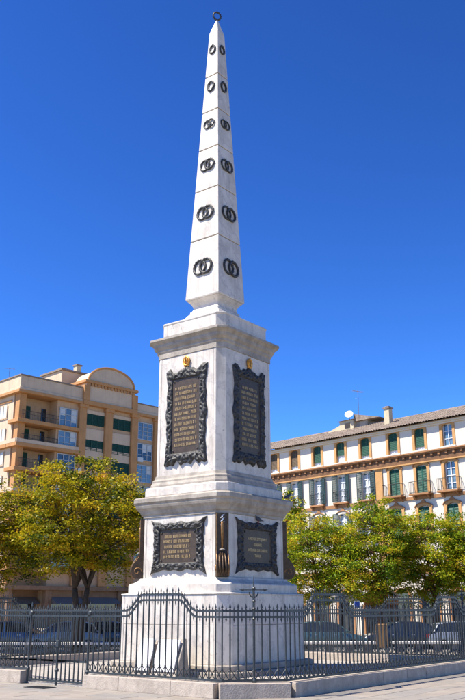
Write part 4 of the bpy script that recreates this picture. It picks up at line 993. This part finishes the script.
make_tree((at(79, 42), 42, -0.012), 'golden-green twin-stemmed tree beside the parked cars, before the apricot block', M['leaf_gold'], M['bark'],
          [(-0.22, -0.1, 0.17), (0.28, 0.12, 0.15)], (0.05, 0, 6.0), (3.75, 3.3, 3.0), 300, 165, 5, 0.138, 0.50, 2.6, -0.80)
make_tree((at(-22, 44), 43.2, -0.012), 'golden-green tree cut by the picture edge, before the apartment flank', M['leaf_gold'], M['bark'],
          [(0, 0.1, 0.18)], (0.0, 0, 5.2), (2.9, 2.9, 2.6), 200, 165, 8, 0.138, 0.45, 2.4, -0.9)
make_tree((at(318, 56), 56, -0.02), 'green tree beside the pedestal, below the teal shutters', M['leaf_green'], M['bark_red'],
          [(0.0, 0.1, 0.17)], (0.1, 0, 5.0), (2.7, 2.7, 2.65), 205, 165, 21, 0.138, 0.40, 2.3, -0.95)
make_tree((at(381, 54), 54, -0.02), 'yellow-green tree with reddish limbs rising beside the brown kiosk', M['leaf_green'], M['bark_red'],
          [(-0.12, -0.1, 0.15), (0.2, 0.1, 0.13)], (-0.2, 0, 5.3), (2.3, 2.5, 3.15), 205, 165, 33, 0.138, 0.42, 2.2, -0.85)
make_tree((at(436, 55), 55, -0.02), 'broad yellow-green tree before the green-shuttered windows', M['leaf_green'], M['bark_red'],
          [(0.0, 0.1, 0.18)], (0.0, 0, 5.0), (2.6, 2.8, 3.0), 215, 165, 47, 0.138, 0.40, 2.2, -0.95)
make_tree((at(495, 53), 53, -0.02), 'green tree at the end of the row, beyond the parasols', M['leaf_green'], M['bark_red'],
          [(0.0, -0.1, 0.18)], (0.0, 0, 4.9), (2.9, 3.0, 2.8), 200, 165, 55, 0.138, 0.40, 2.2, -0.95)
make_tree((at(292, 62), 62, -0.02), 'slender taller tree showing between the pedestal and the teal shutters', M['leaf_green'], M['bark_red'],
          [(0.0, 0.0, 0.14)], (0.0, 0, 7.3), (0.95, 1.0, 3.0), 60, 75, 61, 0.2, 0.2, 3.2, -0.95)

# ================================================================== CARS
def make_car():
    t = empty('parked_car')
    # half-width, side profile (x,z) of lower body and of the greenhouse
    hw = 0.86
    st = [(-2.05, 0.42, 0.62, 0.72), (-1.98, 0.30, 0.86, 0.82), (-1.55, 0.24, 0.94, 0.86), (-0.9, 0.22, 0.96, 0.87), (0.0, 0.22, 0.96, 0.87), (0.8, 0.22, 0.95, 0.87), (1.25, 0.24, 0.88, 0.86), (1.75, 0.27, 0.78, 0.82), (2.0, 0.34, 0.66, 0.74), (2.08, 0.42, 0.56, 0.66)]
    rg = []
    for x, zb, zt, w in st:
        m = (zb + zt) / 2
        rg.append([(x, -w * 0.93, zb), (x, -w, m - 0.05), (x, -w, m + 0.12), (x, -w * 0.94, zt), (x, w * 0.94, zt), (x, w, m + 0.12), (x, w, m - 0.05), (x, w * 0.93, zb)])
    body = MB().loft(rg).build('body', M['car_silver'], t, smooth=False, bevel=0.02)
    g = [(-1.9, 0.93), (-1.45, 1.36), (-0.9, 1.45), (0.0, 1.47), (0.45, 1.40), (1.22, 0.93)]
    roof = MB().loft([[(x, -0.64 + 0.0, z - 0.05), (x, -0.60, z), (x, 0.60, z), (x, 0.64, z - 0.05)] for x, z in g[1:-1]]).build('roof', M['car_silver'], t, smooth=True)
    gl = MB().loft([[(x, -0.80, 0.93), (x if z > 1 else x, -0.63 if z > 1 else -0.80, z - 0.03 if z > 1 else 0.935), (x, 0.63 if z > 1 else 0.80, z - 0.03 if z > 1 else 0.935), (x, 0.80, 0.93)] for x, z in g]).build('window_band', M['glass_dark'], t)
    for s in (-1, 1):
        for (xa, xb) in (((-1.45, 1.32), (-1.75, 0.95)), ((-0.35, 1.44), (-0.3, 0.95)), ((0.48, 1.38), (1.16, 0.95))):
            MB().tube([(xa[0], s * 0.645, xa[1]), (xb[0], s * 0.81, xb[1])], 0.035, 5).build('pillar', M['car_silver'], t)
        MB().box(0.86, 1.02, min(s * 0.84, s * 1.0), max(s * 0.84, s * 1.0), 0.93, 1.06).build('mirror', M['car_silver'], t, bevel=0.03)
        MB().box(1.90, 2.06, min(s * 0.42, s * 0.72), max(s * 0.42, s * 0.72), 0.57, 0.68).build('headlight', M['lamp_clear'], t, bevel=0.02)
        MB().box(-2.07, -1.96, min(s * 0.52, s * 0.80), max(s * 0.52, s * 0.80), 0.66, 0.86).build('taillight', M['lamp_red'], t, bevel=0.02)
        for x in (-1.28, 1.32):
            wl_ = empty('wheel', (x, s * 0.79, 0.31), 0, t)
            o = MB().lathe([(0.19, -0.10), (0.29, -0.10), (0.31, -0.06), (0.31, 0.06), (0.29, 0.10), (0.19, 0.10)], n=20).build('tyre', M['tyre'], wl_); o.rotation_euler = (math.pi / 2, 0, 0)
            o = MB().lathe([(0.001, 0.07), (0.07, 0.085), (0.18, 0.06), (0.195, 0.105), (0.195, -0.09), (0.001, -0.09)], n=14).build('rim', M['rim'], wl_); o.rotation_euler = (-math.pi / 2 * s, 0, 0)
    for s in (-1, 1):
        ya, yb = sorted((s * 0.865, s * 0.885)); MB().box(-0.95, 0.95, ya, yb, 0.50, 0.56).build('side_trim', M['tyre'], t)
        for xh in (-0.55, 0.45): MB().box(xh - 0.09, xh + 0.09, *sorted((s * 0.83, s * 0.875)), 0.80, 0.83).build('door_handle', M['rim'], t)
        for xs in (-0.9, -0.25, 0.75): MB().box(xs - 0.008, xs + 0.008, *sorted((s * 0.80, s * 0.874)), 0.30, 0.92).build('door_seam', M['tyre'], t)
    MB().box(-2.09, -1.90, -0.80, 0.80, 0.30, 0.46).build('bumper', M['tyre'], t, bevel=0.03); MB().box(1.95, 2.10, -0.70, 0.70, 0.28, 0.42).build('bumper', M['tyre'], t, bevel=0.03)
    MB().box(-2.10, -2.02, -0.26, 0.26, 0.50, 0.62).build('number_plate', M['dish'], t); MB().box(2.03, 2.115, -0.26, 0.26, 0.40, 0.50).build('number_plate', M['dish'], t)
    return t
proto = make_car(); paint = {}
def paint_car(c, col):
    for ch in c.children_recursive:
        if ch.name.split('.')[0] in ('body', 'roof', 'pillar', 'mirror'):
            key = (ch.data.name, col)
            if key not in paint:
                me = ch.data.copy(); me.materials.clear(); me.materials.append(M[col]); paint[key] = me
            ch.data = paint[key]
spots = [(16, 45.9, 'car_blue', 0, 'dark blue hatchback parked below the shop awning'), (68, 45.8, 'car_silver', math.pi, 'silver hatchback parked behind the twin tree stems'),
         (112, 46.0, 'car_dark', 0, 'black hatchback parked beside the pedestal corner, behind the gate side railing'), (-34, 45.9, 'car_white', 0, 'white hatchback at the end of the row, before the edge tree'),
         (325, 46.0, 'car_green', 0, 'grey-green hatchback parked beside the shaded pedestal'), (398, 46.2, 'car_dark', math.pi, 'black hatchback parked behind the brown display board'), (462, 45.9, 'car_silver', 0, 'silver hatchback parked at the far end beyond the benches')]
src = [copy_tree(proto) for _ in spots[1:]]
for c, (xp, Y, col, rz, lbl) in zip([proto] + src, spots):
    c.location = (at(xp, Y), Y, -0.129); c.rotation_euler = (0, 0, rz + random.uniform(-.02, .02)); tag(c, lbl, 'car', 'hatchbacks parked along the road'); paint_car(c, col)

# ================================================================== BENCHES, PARASOLS, SIGN, PILLARS
def bench(xp, Y, rz, label):
    t = empty('stone_bench', (at(xp, Y), Y, -0.012), rz); tag(t, label, 'bench', 'stone benches round the square')
    MB().box(-1.7, 1.7, -0.26, 0.26, 0.38, 0.50).build('seat', M['bench'], t, bevel=0.015)
    for x in (-1.3, -0.45, 0.45, 1.3): MB().box(x - 0.16, x + 0.16, -0.20, 0.20, 0, 0.379).build('leg', M['bench_dark'], t, bevel=0.01)
bench(22, 41.0, 0.02, 'pale stone bench in front of the dark blue hatchback')
bench(98, 41.2, -0.02, 'pale stone bench in front of the black hatchback by the pedestal')
bench(338, 42.0, 0.03, 'pale stone bench in front of the grey-green hatchback')
bench(425, 42.4, 0.0, 'pale stone bench beyond the ochre display board')
def parasol(loc, h, r_, m, label, rz=0.0):
    t = empty('cafe_parasol', loc, rz); tag(t, label, 'parasol')
    MB().bar((0, 0, 0), (0, 0, h + 0.15), 0.03, 8).lathe([(0.28, 0), (0.28, 0.05), (0.05, 0.10)], (0, 0, 0), 12).build('pole', M['metal_grey'], t)
    n = 8; vs = [(0, 0, h + 0.1)] + [(r_ * math.cos(2 * math.pi * (j + .5) / n), r_ * math.sin(2 * math.pi * (j + .5) / n), h - 0.75) for j in range(n)] + [(r_ * math.cos(2 * math.pi * (j + .5) / n), r_ * math.sin(2 * math.pi * (j + .5) / n), h - 0.98) for j in range(n)]
    MB().add(vs, [(0, 1 + j, 1 + (j + 1) % n) for j in range(n)] + [(1 + j, 1 + n + j, 1 + n + (j + 1) % n, 1 + (j + 1) % n) for j in range(n)]).build('canopy', m, t)
    b = MB()
    for j in range(n): b.bar((0, 0, h + 0.05), (r_ * 0.97 * math.cos(2 * math.pi * (j + .5) / n), r_ * 0.97 * math.sin(2 * math.pi * (j + .5) / n), h - 0.77), 0.012, 4)
    b.build('ribs', M['metal_grey'], t)
parasol((at(352, 58), 58, -0.015), 3.35, 1.25, M['canvas_white'], 'white cafe parasol bearing beside the blue sign')
parasol((at(368, 61), 61, -0.015), 3.2, 1.25, M['canvas_white'], 'white cafe parasol beyond the brown kiosk')
# brown gabled kiosk
kz = empty('newspaper_kiosk', (at(382, 57), 57, -0.015), R(-20)); tag(kz, 'small brown kiosk with a gabled orange front below the trees', 'kiosk')
MB().box(-0.8, 0.8, -0.6, 0.6, 0, 2.2).build('cabin', M['rb_brown'], kz, bevel=0.02)
MB().prism([(-1.0, 2.202), (1.0, 2.202), (0.85, 2.75), (0.1, 3.3), (-0.85, 2.75)], -0.85, 0.8).build('gable', M['canvas_ochre'], kz, bevel=0.02)
MB().add([(-1.1, -0.95, 2.70), (0.1, -0.95, 3.36), (1.1, -0.95, 2.70), (-1.1, 0.9, 2.70), (0.1, 0.9, 3.36), (1.1, 0.9, 2.70), (-1.1, -0.95, 2.78), (0.1, -0.95, 3.45), (1.1, -0.95, 2.78), (-1.1, 0.9, 2.78), (0.1, 0.9, 3.45), (1.1, 0.9, 2.78)],
         [(0, 1, 7, 6), (1, 2, 8, 7), (6, 7, 10, 9), (7, 8, 11, 10), (3, 9, 10, 4), (4, 10, 11, 5), (0, 6, 9, 3), (2, 5, 11, 8), (0, 3, 4, 1), (1, 4, 5, 2)]).build('roof', M['dark_wood'], kz)
MB().box(-0.6, 0.6, -0.64, -0.602, 1.0, 1.9).build('hatch', M['glass_dark'], kz)
ad = empty('display_board', (at(381, 40.0), 40.0, -0.012), R(15)); tag(ad, 'ochre display board on two legs standing behind the railing', 'display board')
MB().box(-0.30, 0.30, -0.04, 0.04, 0.30, 1.32).build('panel', M['rb_ochre'], ad, bevel=0.02)
for s in (-1, 1): bx('leg', M['metal_grey'], s * 0.24 - 0.03, s * 0.24 + 0.03, -0.03, 0.03, 0, 0.3, ad)
sg = empty('road_sign', (at(357, 53.5), 53.5, -0.015), R(4)); tag(sg, 'square blue and white road sign on a thin post before the white parasol', 'sign')
MB().bar((0, 0, 0), (0, 0, 2.55), 0.035, 8).build('post', M['metal_grey'], sg)
MB().box(-0.20, 0.20, -0.065, -0.04, 2.0, 2.42).build('plate', M['dish'], sg, bevel=0.005); MB().box(-0.15, 0.15, -0.072, -0.066, 2.05, 2.37).build('blue_field', M['sign_blue'], sg)
print('slabs', cnt, 'objects', len(bpy.data.objects))
